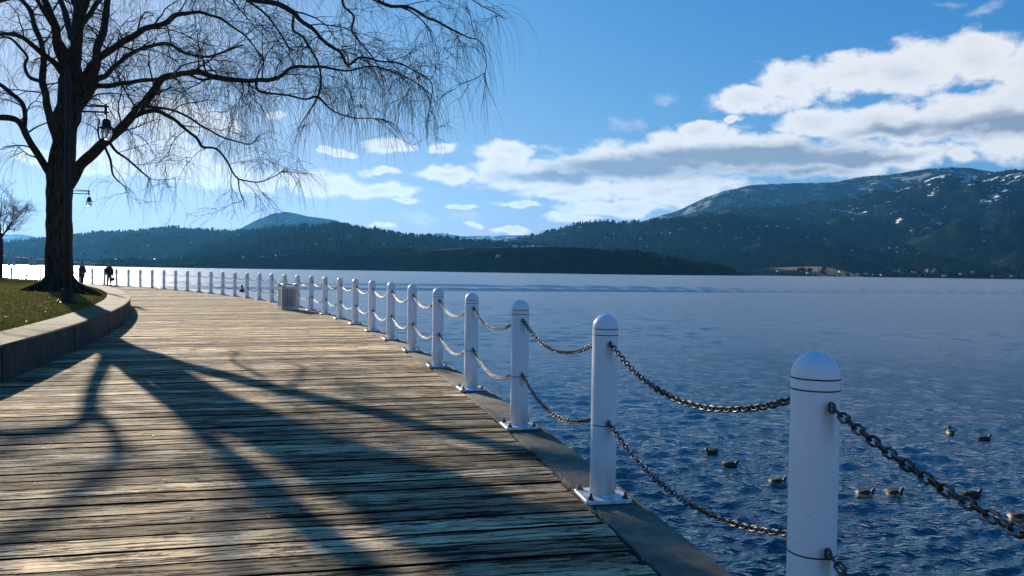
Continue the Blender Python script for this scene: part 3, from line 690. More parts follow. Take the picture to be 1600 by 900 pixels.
# haze over the whole basin
hz = MB(); hz.box((0, 5500, 560), (30000, 14000, 1130)); hzo = hz.build('haze', DARK); hm = bpy.data.materials.new('haze'); hm.use_nodes = True; hn = hm.node_tree
for n in list(hn.nodes): hn.nodes.remove(n)
pv = hn.nodes.new('ShaderNodeVolumePrincipled'); pv.inputs['Color'].default_value = (.10, .42, .86, 1); pv.inputs['Density'].default_value = HAZE_DENSITY; pv.inputs['Anisotropy'].default_value = HAZE_ANISO
ho = hn.nodes.new('ShaderNodeOutputMaterial'); hn.links.new(pv.outputs[0], ho.inputs['Volume']); hzo.data.materials.clear(); hzo.data.materials.append(hm)
tag(hzo, 'thin blue haze over the lake and hills', 'haze', kind='stuff')

# ------------------------------------------------------------------ bollards and chains
def bollard():
    t = empty('bollard')
    b = MB(); q = .155; z0, z1 = .012, .034; c = .018
    out = [(-q+c, -q), (q-c, -q), (q, -q+c), (q, q-c), (q-c, q), (-q+c, q), (-q, q-c), (-q, -q+c)]
    vs = [(x, y, z) for z, k in ((0.012, 1), (.028, 1), (.034, .97)) for x, y in [(a*k, e*k) for a, e in out]]; fs = [tuple(range(7, -1, -1)), tuple(range(16, 24))]
    for j in (0, 8):
        for i in range(8): fs.append((j+i, j+(i+1) % 8, j+8+(i+1) % 8, j+8+i))
    b.add(vs, fs); b.build('base_plate', WHITE, t)
    g = MB(); g.box((0, 0, .004), (.27, .27, .016)); g.build('grout_pad', CONC, t)
    r = .085; prof = [(r, .034)] + [(r, z) for z in (.3, .6, .9, BH-r*1.02)] + [(r*math.cos(a), BH-r*1.02+r*1.02*math.sin(a)) for a in [math.pi/2*k/9 for k in range(1, 9)]] + [(.004, BH)]
    s = MB(); s.lathe(prof, 40); s.build('shaft', WHITE, t, True)
    w = MB(); w.lathe([(r, .034), (r+.007, .034), (r+.001, .044)], 32, cap=False); w.build('weld', WHITE, t, True)
    for z in (1.128, 1.088, .497):
        k = MB(); k.lathe([(r, z-.0028), (r+.0012, z-.0025), (r+.0012, z+.0025), (r, z+.0028)], 40, cap=False); k.build('band', BANDM, t, True)
    for sx_ in (-1, 1):
        for sy in (-1, 1):
            k = MB(); c0 = (sx_*.117, sy*.117, 0); k.lathe([(.022, .034), (.022, .038)], 14, c0); k.lathe([(.016, .038), (.016, .052)], 6, c0); k.lathe([(.008, .052), (.008, .072), (.005, .076)], 10, c0); k.build('bolt', BOLT, t)
    for z in (1.035, .52):
        for sg in (-1, 1):
            k = MB(); k.tube([(0, sg*(r+.016)+.017*math.cos(a), z+.017*math.sin(a)) for a in [2*math.pi*i/12 for i in range(12)]], .0055, 6, closed=True)
            k.build('chain_eye', BOLT, t, True)
    return t
def chain_mesh(span, sag, maj, mino):
    M_ = MB(); pitch = .040; R0 = .0156; wr = .0049
    def f(u): return Vector((0, u*span, -4*sag*u*(1-u)))
    us = np.linspace(0, 1, 400); P = [f(u) for u in us]; L = [0]
    for a, b in zip(P, P[1:]): L.append(L[-1]+(b-a).length)
    n = round(L[-1]/pitch); pitch = L[-1]/n
    for i in range(n):
        u = float(np.interp((i+.5)*pitch, L, us)); c = f(u); d = (f(min(u+.01, 1))-f(max(u-.01, 0))).normalized()
        a = Vector((1, 0, 0)); b = d.cross(a).normalized(); ph = math.pi/4 + (i % 2)*math.pi/2 + random.uniform(-.12, .12)
        s_ = a*math.cos(ph)+b*math.sin(ph); hl = pitch/2+wr*.7-R0*.75; pts = []
        for k in range(maj):
            t = 2*math.pi*(k+.5)/maj; cx, cy = math.cos(t), math.sin(t)
            pts.append(c + d*((hl if cx > 0 else -hl)+cx*R0*.78) + s_*(cy*(R0-wr*.3)))
        M_.tube(pts, wr, mino, closed=True)
    return M_
CS = SPAN-2*(.085+.03)
ch_hi = chain_mesh(CS, .172, 12, 6).build('chain', CHAIN, None, True); ch_lo = chain_mesh(CS, .172, 8, 4).build('chain', CHAIN, None, True)
ch_used = {0: False, 1: False}
ORD = ['zeroth', 'first', 'second', 'third', 'fourth', 'fifth', 'sixth', 'seventh', 'eighth', 'ninth', 'tenth', 'eleventh', 'twelfth', 'thirteenth', 'fourteenth', 'fifteenth', 'sixteenth', 'seventeenth', 'eighteenth', 'nineteenth', 'twentieth', 'twenty-first', 'twenty-second', 'twenty-third', 'twenty-fourth']
def which(i):
    if i == 12: return 'the bollard behind the litter bin'
    if i < 12: return f'{ORD[12-i]} bollard before the bin'
    return f'{ORD[i-12]} bollard beyond the bin'
b0 = bollard()
for i in range(-1, 36):
    s = i*SPAN; x, y = on(s); o = b0 if i == -1 else copy_tree(b0)
    o.location = (x, y, 0); o.rotation_euler = (random.gauss(0, .0035), random.gauss(0, .0035), theta(s)+random.gauss(0, .02))
    if i == 12: lab = 'white domed steel bollard standing behind the slatted litter bin, on its lake side'
    elif i < 12: lab = f'white domed steel bollard, {ORD[12-i]} from the litter bin towards the viewer'
    else: lab = f'white domed steel bollard, {ORD[i-12]} beyond the one behind the litter bin'
    tag(o, lab, 'bollard', 'white bollards along the curb')
for i in range(-1, 35):
    x0, y0 = on(i*SPAN); x1, y1 = on((i+1)*SPAN); a = math.atan2(-(x1-x0), y1-y0); d = Vector((x1-x0, y1-y0, 0)).normalized()
    L = math.hypot(x1-x0, y1-y0)-.23
    for z, nm in ((1.035, 'upper'), (.52, 'lower')):
        k = 0 if i < 9 else 1; src = (ch_hi, ch_lo)[k]
        o = src if not ch_used[k] else src.copy()
        if ch_used[k]: COL.objects.link(o)
        ch_used[k] = True
        o.location = (x0+d.x*.115, y0+d.y*.115, z); o.rotation_euler = (0, 0, a); o.scale = (1, L/CS, random.uniform(.93, 1.07))
        n1_, n2_ = i, i+1
        if i < 12: lab = f'{nm} chain running from the {ORD[12-i]} bollard before the litter bin towards it'
        elif i == 12: lab = f'{nm} chain leading away from the bollard behind the litter bin'
        else: lab = f'{nm} chain leading away from the {ORD[i-12]} bollard beyond the litter bin'
        tag(o, lab, 'chain', 'chains strung between the bollards')

# ------------------------------------------------------------------ litter bin
GREYM = simple('bin_grey_paint', (.33, .36, .38), .5, .2)
x, y = on(26.35, .62); bn = empty('litter_bin', (x, y, 0), theta(26.35)+.05); tag(bn, 'grey slatted square litter bin with flared crown beside the bollards', 'bin')
hw = .28; hb = .80
b = MB(); b.box((0, 0, .05), (2*hw+.03, 2*hw+.03, .10)); b.build('base', GREYM, bn)
b = MB()
for s1, s2 in ((-1, -1), (1, -1), (1, 1), (-1, 1)): b.box((s1*hw*.96, s2*hw*.96, .1+(hb-.1)/2), (.045, .045, hb-.1))
b.build('corner_frame', GREYM, bn)
b = MB()
for k in range(7):
    q = -hw+.075+k*(2*hw-.15)/6
    for sd in (-1, 1):
        b.box((q, sd*hw, .1+(hb-.13)/2), (.035, .014, hb-.13)); b.box((sd*hw, q, .1+(hb-.13)/2), (.014, .035, hb-.13))
b.build('slats', GREYM, bn)
b = MB()
for sd in (-1, 1): b.box((0, sd*hw, hb-.03), (2*hw+.04, .03, .07)); b.box((sd*hw, 0, hb-.03), (.03, 2*hw-.04, .07))
b.build('rim', GREYM, bn)
b = MB()
for k in range(9):
    q = -hw+k*2*hw/8
    for sd in (-1, 1):
        for (p0, p1, p2) in (((q, sd*hw, hb), (q*1.04, sd*(hw+.015), hb+.06), (q*.93, sd*(hw-.06), hb+.11)), ((sd*hw, q, hb), (sd*(hw+.015), q*1.04, hb+.06), (sd*(hw-.06), q*.93, hb+.11))):
            b.tube([p0, p1, p2], .012, 5)
b.tube([(-hw+.06, -hw+.06, hb+.11), (hw-.06, -hw+.06, hb+.11), (hw-.06, hw-.06, hb+.11), (-hw+.06, hw-.06, hb+.11)], .014, 5, closed=True)
b.build('crown_ring', GREYM, bn)
b = MB(); b.lathe([(.20, .09), (.22, hb-.02), (.19, hb-.02), (.18, .12)], 20); b.build('liner', BLACK, bn, True)

# ------------------------------------------------------------------ street lamps
GL = Mat('lamp_glass'); GL.set(Base_Color=(.97, .98, .98), Roughness=.02, IOR=1.08)
GL.p.inputs['Transmission Weight'].default_value = .9; GLASS = GL.m
def lamp():
    t = empty('street_lamp'); H_ = 5.75
    b = MB(); b.lathe([(.24, 0), (.24, .05), (.15, .06), (.13, .35), (.10, .40), (.075, .45)], 8); b.build('base', BLACK, t)
    for sx_, sy in ((-1, -1), (1, -1), (1, 1), (-1, 1)):
        k = MB(); k.lathe([(.03, .05), (.03, .085), (.014, .09), (.014, .12)], 8, (sx_*.155, sy*.155, 0)); k.build('bolt', BOLT, t)
    b = MB(); b.lathe([(.075, .4), (.07, 2.5), (.06, H_), (.045, H_+.08), (.01, H_+.14)], 14); b.build('pole', BLACK, t, True)
    z = 4.90; L = .90
    b = MB(); b.tube([(0, 0, z), (L+.05, 0, z)], .022, 8); b.tube([(0, 0, z-.14), (L+.05, 0, z-.14)], .022, 8)
    b.tube([(.04, 0, z+.34), (.22, 0, z+.13), (.55, 0, z+.04), (L, 0, z+.02)], .012, 6)
    b.box((L-.02, 0, z-.07), (.05, .05, .24)); b.build('arm', BLACK, t)
    zz = z-.14
    b = MB(); b.lathe([(.018, -.25), (.018, .02)], 8, (L, 0, zz)); b.build('stem', BLACK, t)
    h = MB(); h.lathe([(.10, -.42), (.115, -.40), (.105, -.25), (.06, -.20), (.02, -.19)], 16, (L, 0, zz)); h.build('housing', BLACK, t, True)
    h = MB(); h.lathe([(.10, -.40), (.20, -.47), (.20, -.48), (.10, -.43)], 20, (L, 0, zz)); h.build('shade', BLACK, t, True)
    h = MB(); h.lathe([(.095, -.44), (.125, -.52), (.14, -.62), (.12, -.74), (.07, -.82), (.01, -.84)], 20, (L, 0, zz)); h.build('globe', GLASS, t, True)
    h = MB(); h.lathe([(.03, -.45), (.04, -.55), (.035, -.62), (.005, -.65)], 10, (L, 0, zz)); h.build('bulb', WHITE, t, True)
    h = MB()
    for zc, rc in ((-.60, .15), (-.50, .135)): h.tube([(L+rc*math.cos(2*math.pi*k/20), rc*math.sin(2*math.pi*k/20), zz+zc) for k in range(20)], .008, 5, closed=True)
    for k in range(6):
        a = 2*math.pi*k/6; h.tube([(L+r*math.cos(a), r*math.sin(a), zz+q) for r, q in ((.12, -.44), (.137, -.5), (.152, -.62), (.13, -.75), (.075, -.84), (.01, -.86))], .006, 4)
    h.build('guard', BLACK, t)
    for ch in t.children:
        if ch.name.split('.')[0] in ('stem', 'housing', 'shade', 'globe', 'bulb', 'guard'):
            for v in ch.data.vertices: v.co.z = zz+(v.co.z-zz)*.83; v.co.x = L+(v.co.x-L)*.9; v.co.y *= .9
    return t
def ground_hit(x, y):
    z = .6
    for _ in range(12):
        p = at_plane(x, y, z); s, o = inv(p); z = lawn_z(s, o) if o > WALL_IN else 0
    return p
lp = lamp(); p = ground_hit(106, 473); p = ground_hit(105.5, 473); lp.location = (p[0], p[1], p[2]-.03); lp.rotation_euler = (0, 0, R_(8))
tag(lp, 'tall black street lamp in front of the willow, its lantern against the clouds', 'street lamp', 'black street lamps on the lawn')
l2 = copy_tree(lp); q = at_depth(110.5, 440, 40); s, o = inv(q); l2.location = (q[0], q[1], lawn_z(s, o)-.03); l2.rotation_euler = (0, 0, R_(8))
tag(l2, 'farther black street lamp mostly hidden behind the willow trunk', 'street lamp')

# ------------------------------------------------------------------ trees
def smooth_path(P, n=4):
    P = [Vector(p) for p in P]; out = []
    for i in range(len(P)-1):
        p0 = P[max(i-1, 0)]; p1 = P[i]; p2 = P[i+1]; p3 = P[min(i+2, len(P)-1)]
        for k in range(n):
            t = k/n; out.append(.5*((2*p1)+(p2-p0)*t+(2*p0-5*p1+4*p2-p3)*t*t+(3*p1-3*p2+p3-p0)*t**3))
    out.append(P[-1]); return out
TY = 24.6; PXM = TY/F
def willow():
    base = at_depth(93, 451, TY); root = empty('willow_tree', tuple(base)); B = Vector(base)
    tr = MB(); cr = MB(); rnd = random.Random(11)
    def P3(x, y, dy=0): return Vector(at_depth(x, y, TY+dy))-B
    # trunk: root flare, bole, then limbs (column, row, thickness in photo pixels, depth offset in metres)
    def limb(lst, n=8, lump=.06):
        pts = [P3(q[0], q[1], q[3] if len(q) > 3 else 0) for q in lst]; rad = [q[2]*PXM/2*((TY+(q[3] if len(q) > 3 else 0))/TY) for q in lst]
        sp = smooth_path(pts, 4); rr = np.interp(np.linspace(0, len(rad)-1, len(sp)), range(len(rad)), rad)
        rr = [r*(1+lump*mnoise.noise(v*2.3)*2) for r, v in zip(rr, sp)]
        k = .22 if rr[0] > .02 else 0
        for i, v in enumerate(sp):
            if 0 < i < len(sp)-1: sp[i] = v+Vector((mnoise.noise(v*1.4), mnoise.noise(v*1.4+Vector((9, 0, 0))), mnoise.noise(v*1.4+Vector((0, 9, 0)))))*.07
        tr.tube(sp, rr, n); return sp, rr
    T = lambda *a: limb(list(a))
    fl = [(93, 458, 66), (93, 450, 58), (92.5, 443, 48), (92.5, 430, 40), (92, 400, 37.5), (92, 360, 36), (92.5, 320, 36), (93, 295, 38), (95.5, 270, 40), (99, 240, 36), (102, 215, 35), (105, 190, 36), (109, 160, 35), (111, 130, 34), (111, 105, 30)]
    bole = limb(fl, 18, .10)
    for a in range(9):   # roots spreading at the foot
        an = 2*math.pi*a/9+rnd.uniform(-.2, .2); L = rnd.uniform(.5, .95); tr.tube([(math.cos(an)*.25, math.sin(an)*.25, .34), (math.cos(an)*.5, math.sin(an)*.5, .10), (math.cos(an)*(.5+L*.6), math.sin(an)*(.5+L*.6), -.05), (math.cos(an)*(.6+L), math.sin(an)*(.6+L), -.22)], [.2, .15, .08, .03], 7)
    limbs = []
    def A(w, *pts): limbs.append((limb(list(pts), 8 if pts[0][2] > 6 else 6), w))
    A(1, (93, 285, 24), (80, 270, 18), (68, 257, 12, -.2), (60, 245, 11, -.4), (48, 228, 10.5, -.8), (41, 212, 10, -1.1), (35, 197, 10, -1.3), (22, 186, 9.5, -1.7), (0, 182, 9, -2.1), (-30, 186, 7, -2.6), (-75, 178, 5, -3), (-120, 190, 3, -3.4))
    A(1, (37, 200, 8, -1.3), (40, 180, 7, -1.2), (32, 160, 7, -1.1), (16, 145, 7, -1), (0, 132, 6.5, -1), (-30, 118, 5, -1.2), (-70, 112, 4, -1.4), (-110, 125, 2, -1.5))
    A(1, (93, 215, 22), (84, 196, 16, .2), (77, 178, 12, .5), (71, 155, 11, .8), (66, 130, 10.5, 1.1), (67, 105, 10, 1.3), (69, 85, 9, 1.6), (63, 62, 8, 1.9), (53, 38, 8, 2.2), (46, 15, 7, 2.6), (30, 0, 6, 3), (8, 0, 6, 3.2), (-20, 10, 5, 3.4), (-70, 30, 3, 3.6))
    A(.6, (62, 127, 6, 1.1), (48, 121, 6, 1), (41, 112, 5.5, 1), (38, 98, 5, .8), (43, 88, 4, .6), (33, 75, 4, .4), (18, 62, 3.5, .2), (2, 58, 3, 0))
    A(.8, (97, 112, 12), (85, 98, 9, -.3), (70, 84, 8, -.6), (52, 70, 7.5, -1), (30, 58, 7, -1.4), (0, 52, 6, -1.8), (-40, 60, 4, -2.4), (-90, 80, 2, -2.8))
    A(1, (104, 110, 16), (96, 88, 14, -.2), (89, 62, 13, -.5), (84, 40, 12, -.8), (76, 18, 11, -1.1), (66, -8, 10, -1.5), (52, -50, 8, -2.1), (40, -100, 6, -2.6), (10, -150, 4, -3), (-40, -160, 2.5, -3.4))
    A(1, (112, 112, 22), (117, 85, 19, .1), (121, 50, 17, .3), (122, 10, 16, .5), (126, -30, 14, .8), (130, -80, 11, 1.2), (142, -130, 8, 1.6), (170, -180, 6, 2), (215, -205, 3, 2.4))
    A(.8, (121, 20, 10, .4), (108, -20, 8, .9), (95, -70, 7, 1.5), (85, -120, 5, 2), (60, -160, 3, 2.5))
    A(1, (108, 200, 20), (122, 165, 19, .2), (140, 128, 17, .4), (149, 100, 14, .8), (156, 68, 12, 1.2), (163, 38, 11, 1.6), (169, 5, 10, 2), (175, -40, 8, 2.6), (190, -90, 6, 3.2), (220, -130, 3.5, 3.8))
    A(1, (118, 150, 14, 0), (138, 112, 12, -.2), (152, 94, 11, -.5), (176, 78, 10, -1.1), (200, 60, 9.5, -1.7), (225, 45, 9, -2.2), (255, 38, 8.5, -2.8), (278, 22, 7, -3.1), (310, 20, 5, -3.6), (345, 30, 4, -4), (380, 55, 3, -4.3), (410, 90, 2, -4.6))
    A(.9, (112, 185, 14), (134, 155, 11, .3), (150, 128, 9, .5), (165, 118, 7.5, 1), (178, 105, 7, 1.4), (190, 90, 6.5, 1.8), (212, 80, 6, 2.3), (240, 71, 5.5, 2.9), (265, 69, 5, 3.3), (290, 82, 4.5, 3.7), (315, 89, 4, 4), (345, 80, 3, 4.5), (380, 70, 2, 5))
    A(.9, (106, 192, 14), (124, 160, 10, -.2), (138, 146, 9, -.2), (158, 135, 7.5, -.5), (190, 133, 7, -1), (222, 126, 6.5, -1.4), (250, 122, 5, -1.6))
    A(1.3, (97, 297, 26), (112, 277, 19, -.05), (128, 257, 16.5, -.3), (148, 238, 16, -.6), (170, 217, 15, -1), (190, 200, 14.5, -1.3), (208, 182, 13.5, -1.5), (226, 162, 12.5, -1.7), (240, 141, 12, -1.8), (252, 124, 11, -2), (266, 117, 10, -2.2), (290, 115, 9, -2.5), (318, 113, 9, -3), (335, 120, 8.5, -3.3), (360, 125, 8, -3.8), (400, 126, 7, -4.5), (436, 120, 6, -5.2), (452, 110, 5.5, -5.5), (470, 103, 5, -5.8), (500, 104, 4, -6.2), (540, 112, 3, -6.6), (580, 104, 2.5, -7), (630, 118, 2, -7.4), (660, 135, 1.6, -7.7))
    A(.6, (290, 116, 4.5, -2.5), (310, 124, 4, -2.8), (326, 121, 4, -3.1), (345, 118, 3, -3.4))
    A(.9, (400, 128, 5, -4.5), (404, 142, 4, -4.6), (430, 147, 3.4, -4.9), (455, 150, 3, -5.2), (478, 154, 3.2, -5.5), (494, 151, 4, -5.6), (510, 162, 3, -5.7), (530, 176, 2.4, -5.8), (556, 186, 2, -5.9), (600, 186, 1.4, -6.1))
    A(1, (208, 184, 8, -1.5), (225, 175, 7, -1.8), (250, 174, 6.5, -2.2), (268, 184, 6, -2.5), (286, 198, 5, -2.8), (304, 214, 4.5, -3.1), (318, 230, 4, -3.3), (340, 234, 3.5, -3.7), (352, 250, 3, -3.9), (370, 278, 2.6, -4.2), (400, 284, 2, -4.6), (425, 278, 1.6, -4.9), (445, 264, 1.2, -5.1))
    A(.7, (370, 276, 2.4, -4.2), (373, 292, 2.2, -4.2), (380, 312, 1.2, -4.3))
    A(.9, (230, 166, 5, -1.7), (262, 168, 4, -1.2), (290, 180, 3.6, -.8), (318, 200, 3.2, -.4), (345, 212, 2.6, 0), (385, 225, 2, .3), (400, 218, 1.2, .5))
    A(.8, (168, 222, 5, -1), (186, 240, 4, -1.3), (205, 252, 3.4, -1.6), (222, 268, 2.6, -1.9), (235, 281, 1.6, -2.1))
    A(.6, (160, 226, 4, -.9), (172, 250, 4, -.9), (178, 275, 3, -.8), (196, 291, 1.6, -.7))
    A(.8, (122, -10, 10, .5), (160, -30, 9, 0), (215, -38, 8.5, -1), (270, -32, 8, -2), (330, -16, 7.5, -3), (385, -2, 7.5, -4), (425, 6, 8, -4.8), (452, 16, 9, -5.3), (470, 30, 7, -5.6), (492, 50, 6, -6), (512, 70, 5.5, -6.4), (530, 84, 4.5, -6.7), (545, 103, 4, -7), (565, 91, 3.4, -7.3), (600, 95, 2.8, -7.7), (632, 103, 2.4, -8), (660, 118, 2, -8.3), (674, 140, 1.6, -8.5), (666, 200, 1, -8.5))
    A(.9, (457, 20, 4.5, -5.3), (458, 46, 4, -5.2), (474, 58, 4, -5.1), (487, 80, 3.6, -5), (498, 103, 3.2, -4.9), (500, 130, 3.2, -5), (495, 152, 3, -5.1), (480, 180, 2, -5.2))
    A(.75, (128, -60, 10, 1), (190, -85, 9, .2), (270, -100, 8, -1), (350, -95, 7.5, -2.2), (430, -75, 7, -3.6), (500, -45, 6.5, -4.8), (560, -14, 6, -5.8), (600, 6, 5.5, -6.5), (640, 14, 5, -7.2), (670, 28, 4.2, -7.7), (705, 44, 3.4, -8.3), (730, 58, 2.2, -8.8), (752, 66, 1.6, -9.2), (762, 92, 1.2, -9.4), (758, 130, 1, -9.4))
    A(.8, (540, -25, 5, -5.4), (535, 5, 4, -5.2), (551, 25, 4, -5.1), (550, 46, 4, -5), (566, 70, 2.6, -4.9), (585, 95, 2, -4.8), (598, 120, 1.2, -4.8))
    A(.8, (620, 10, 4, -6.9), (638, 18, 3, -7), (655, 30, 2.4, -7.2), (669, 42, 1.8, -7.3))
    A(.5, (160, -60, 8, 2.4), (230, -60, 7, 3), (300, -40, 6, 3.5), (360, -15, 5, 4), (400, 10, 4, 4.4), (430, 40, 3, 4.8), (455, 80, 2, 5))
    A(.6, (275, -100, 6, -1), (330, -140, 5, -1.5), (420, -150, 4, -2.6), (520, -130, 3.5, -3.8), (600, -90, 3, -5), (680, -40, 2.6, -6), (740, 0, 2, -7), (790, 30, 1.4, -7.6))
    # the same kind of limbs reaching back and towards the viewer, so the crown is round
    A(.35, (112, 60, 10, .4), (95, 0, 8, 2), (70, -60, 6, 4.5), (40, -90, 4, 7), (10, -80, 2, 9))
    A(.35, (112, 80, 10, 0), (140, 20, 8, 2.4), (190, -30, 6, 5), (260, -40, 4, 7.5), (330, -10, 2, 9.5))
    A(.3, (108, 90, 9, -.3), (70, 20, 7, -2.5), (20, -60, 5, -4.5), (-40, -120, 3.5, -6), (-110, -140, 2, -7))
    A(.3, (120, 60, 9, -.3), (150, -30, 7, -2.5), (230, -150, 4.5, -5), (330, -210, 3, -6.5), (430, -220, 2, -7.5))
    # finer branches, then hanging withes
    def strand(p, d, L, r0, droop=1.0):
        n = 7; pts = [p.copy()]; v = d.normalized(); st = L/n; q = p.copy()
        for i in range(n):
            v = (v + Vector((rnd.gauss(0, .07), rnd.gauss(0, .07), -.34*droop-.05*i))).normalized(); q = q+v*st; pts.append(q.copy())
        px0 = px_of(pts[0]+B)
        if px0[0] > 778: return pts
        lim = 336 if px0[0] < 430 else (336-(px0[0]-430)*.68 if px0[0] < 540 else 261-(px0[0]-540)*.33)
        while len(pts) > 2 and px_of(pts[-1]+B)[1] > lim+rnd.gauss(0, 14): pts.pop()
        n = len(pts)-1
        cr.tube(pts, [r0*(1-.72*i/n) for i in range(n+1)], 3, cap=False); return pts
    def twig(p, d, L, r0, lvl, wgt):
        n = 7; pts = [p.copy()]; v = d.normalized(); q = p.copy(); st = L/n; bend = Vector((rnd.gauss(0, .1), rnd.gauss(0, .1), rnd.gauss(.02, .06)))
        for i in range(n):
            v = (v+bend*.8+Vector((rnd.gauss(0, .19), rnd.gauss(0, .19), rnd.gauss(-.02, .15)-.07*i/n*2))).normalized(); q = q+v*st; pts.append(q.copy())
        rs = [r0*(1-.75*i/n) for i in range(n+1)]
        cr.tube(pts, rs, 5 if lvl == 0 else 3, cap=False)
        for i in range(1, n+1):
            v = (pts[i]-pts[i-1]).normalized()
            if lvl == 0 and i > 1 and rnd.random() < .75:
                s_ = v.cross(Vector((rnd.gauss(0, 1), rnd.gauss(0, 1), rnd.gauss(0, 1)))).normalized(); twig(pts[i], v+s_*1.1, L*rnd.uniform(.3, .6), r0*.5, 1, wgt)
            k = rnd.random()*wgt
            for _ in range(2 if k > .8 else (1 if k > .33 else 0)):
                s_ = Vector((rnd.gauss(0, 1), rnd.gauss(0, 1), 0)); strand(pts[i].lerp(pts[i-1], rnd.random()), v*.8+s_*.5+Vector((0, 0, rnd.uniform(-.2, .7))), rnd.uniform(.5, 2.3)*min(1.1, .6+wgt*.4), rnd.uniform(.0032, .0056))
    total = 0
    for (sp, rr), w in limbs:
        dist = 0; nxt = .5
        for i in range(2, len(sp)):
            seg = sp[i]-sp[i-1]; dist += seg.length
            if rr[i] > .16: nxt = dist+.3; continue
            while dist > nxt:
                nxt += rnd.uniform(.30, .74)/w
                v = seg.normalized(); s_ = v.cross(Vector((rnd.gauss(0, 1), rnd.gauss(0, .8), rnd.gauss(0, 1)))).normalized()
                if rnd.random() < .6: s_.z = abs(s_.z)
                L = rnd.uniform(.7, 2.3)*(.7 if rr[i] < .03 else 1)
                twig(sp[i], v*.7+s_, L, min(max(rr[i]*.35, .009), .03), 0, w*.95)
                total += 1
        tip = sp[-1]; v = (sp[-1]-sp[-2]).normalized()
        for _ in range(10): strand(tip.lerp(sp[-3], rnd.random()), v+Vector((rnd.gauss(0, .3), rnd.gauss(0, .3), 0)), rnd.uniform(1., 2.6), .006)
    o1 = tr.build('trunk', BARK, root, True); o2 = cr.build('crown', TWIG, root, False)
    tag(root, 'large bare weeping willow with hanging twigs on the lawn', 'tree'); print('willow twigs', total, len(cr.f))
willow()

def small_tree():
    base = at_depth(1, 432, 44); p = np.array(base); s, o = inv(p); p[2] = lawn_z(s, o)-.05
    root = empty('young_tree', tuple(p)); rnd = random.Random(5); tr = MB(); cr = MB()
    tr.tube([(0, 0, -.2), (.02, 0, 1), (.05, 0, 1.9), (-.02, .05, 2.6)], [.14, .10, .09, .07], 9)
    def grow(p_, d, L, r, lvl):
        n = 5; q = p_.copy(); v = d.normalized(); pts = [q.copy()]
        for i in range(n): v = (v+Vector((rnd.gauss(0, .12), rnd.gauss(0, .12), .04+rnd.gauss(0, .08)))).normalized(); q = q+v*L/n; pts.append(q.copy())
        (tr if lvl < 1 else cr).tube(pts, [r*(1-.55*i/n) for i in range(n+1)], 5 if lvl < 2 else 3, cap=False)
        if lvl < 4:
            for i in range(1, n+1):
                for _ in range(2 if (i == n or lvl > 1) else 1):
                    w_ = (pts[i]-pts[i-1]).normalized(); s_ = w_.cross(Vector((rnd.gauss(0, 1), rnd.gauss(0, 1), rnd.gauss(0, 1)))).normalized()
                    if rnd.random() < (.9 if lvl < 2 else .6): grow(pts[i], w_+s_*.75, L*rnd.uniform(.45, .7), r*.5, lvl+1)
    for k in range(6):
        a = k*1.05+.3; grow(Vector((0, 0, 2.3+.1*k)), Vector((math.cos(a), math.sin(a), .9)), 1.5, .05, 0)
    tr.build('trunk', BARK, root, True); cr.build('crown', TWIG, root)
    tag(root, 'small bare young tree at the far end of the lawn', 'tree')
small_tree()

# ------------------------------------------------------------------ walkers
SKIN = simple('skin', (.42, .27, .2), .6); COATB = simple('black_coat', (.012, .012, .016), .85, 0, .3, 12); TROUS = simple('dark_trousers', (.02, .022, .03), .85); HAIRM = simple('dark_hair', (.02, .015, .012), .7); SCARF = simple('pale_scarf', (.45, .42, .40), .8); SHOE = simple('dark_shoes', (.015, .013, .012), .6)
def skin_obj(name, verts, edges, radii, mat, parent, root=0, sub=2):
    me = bpy.data.meshes.new(name); me.from_pydata(verts, edges, []); me.materials.append(mat)
    o = bpy.data.objects.new(name, me); COL.objects.link(o); o.parent = parent
    md = o.modifiers.new('skin', 'SKIN'); md.use_smooth_shade = True
    if not me.skin_vertices: me.skin_vertices.new()
    for i, r in enumerate(radii):
        sv = me.skin_vertices[0].data[i]; sv.radius = r if isinstance(r, tuple) else (r, r); sv.use_root = (i == root)
    o.modifiers.new('sub', 'SUBSURF').levels = sub; o.modifiers['sub'].render_levels = sub; return o
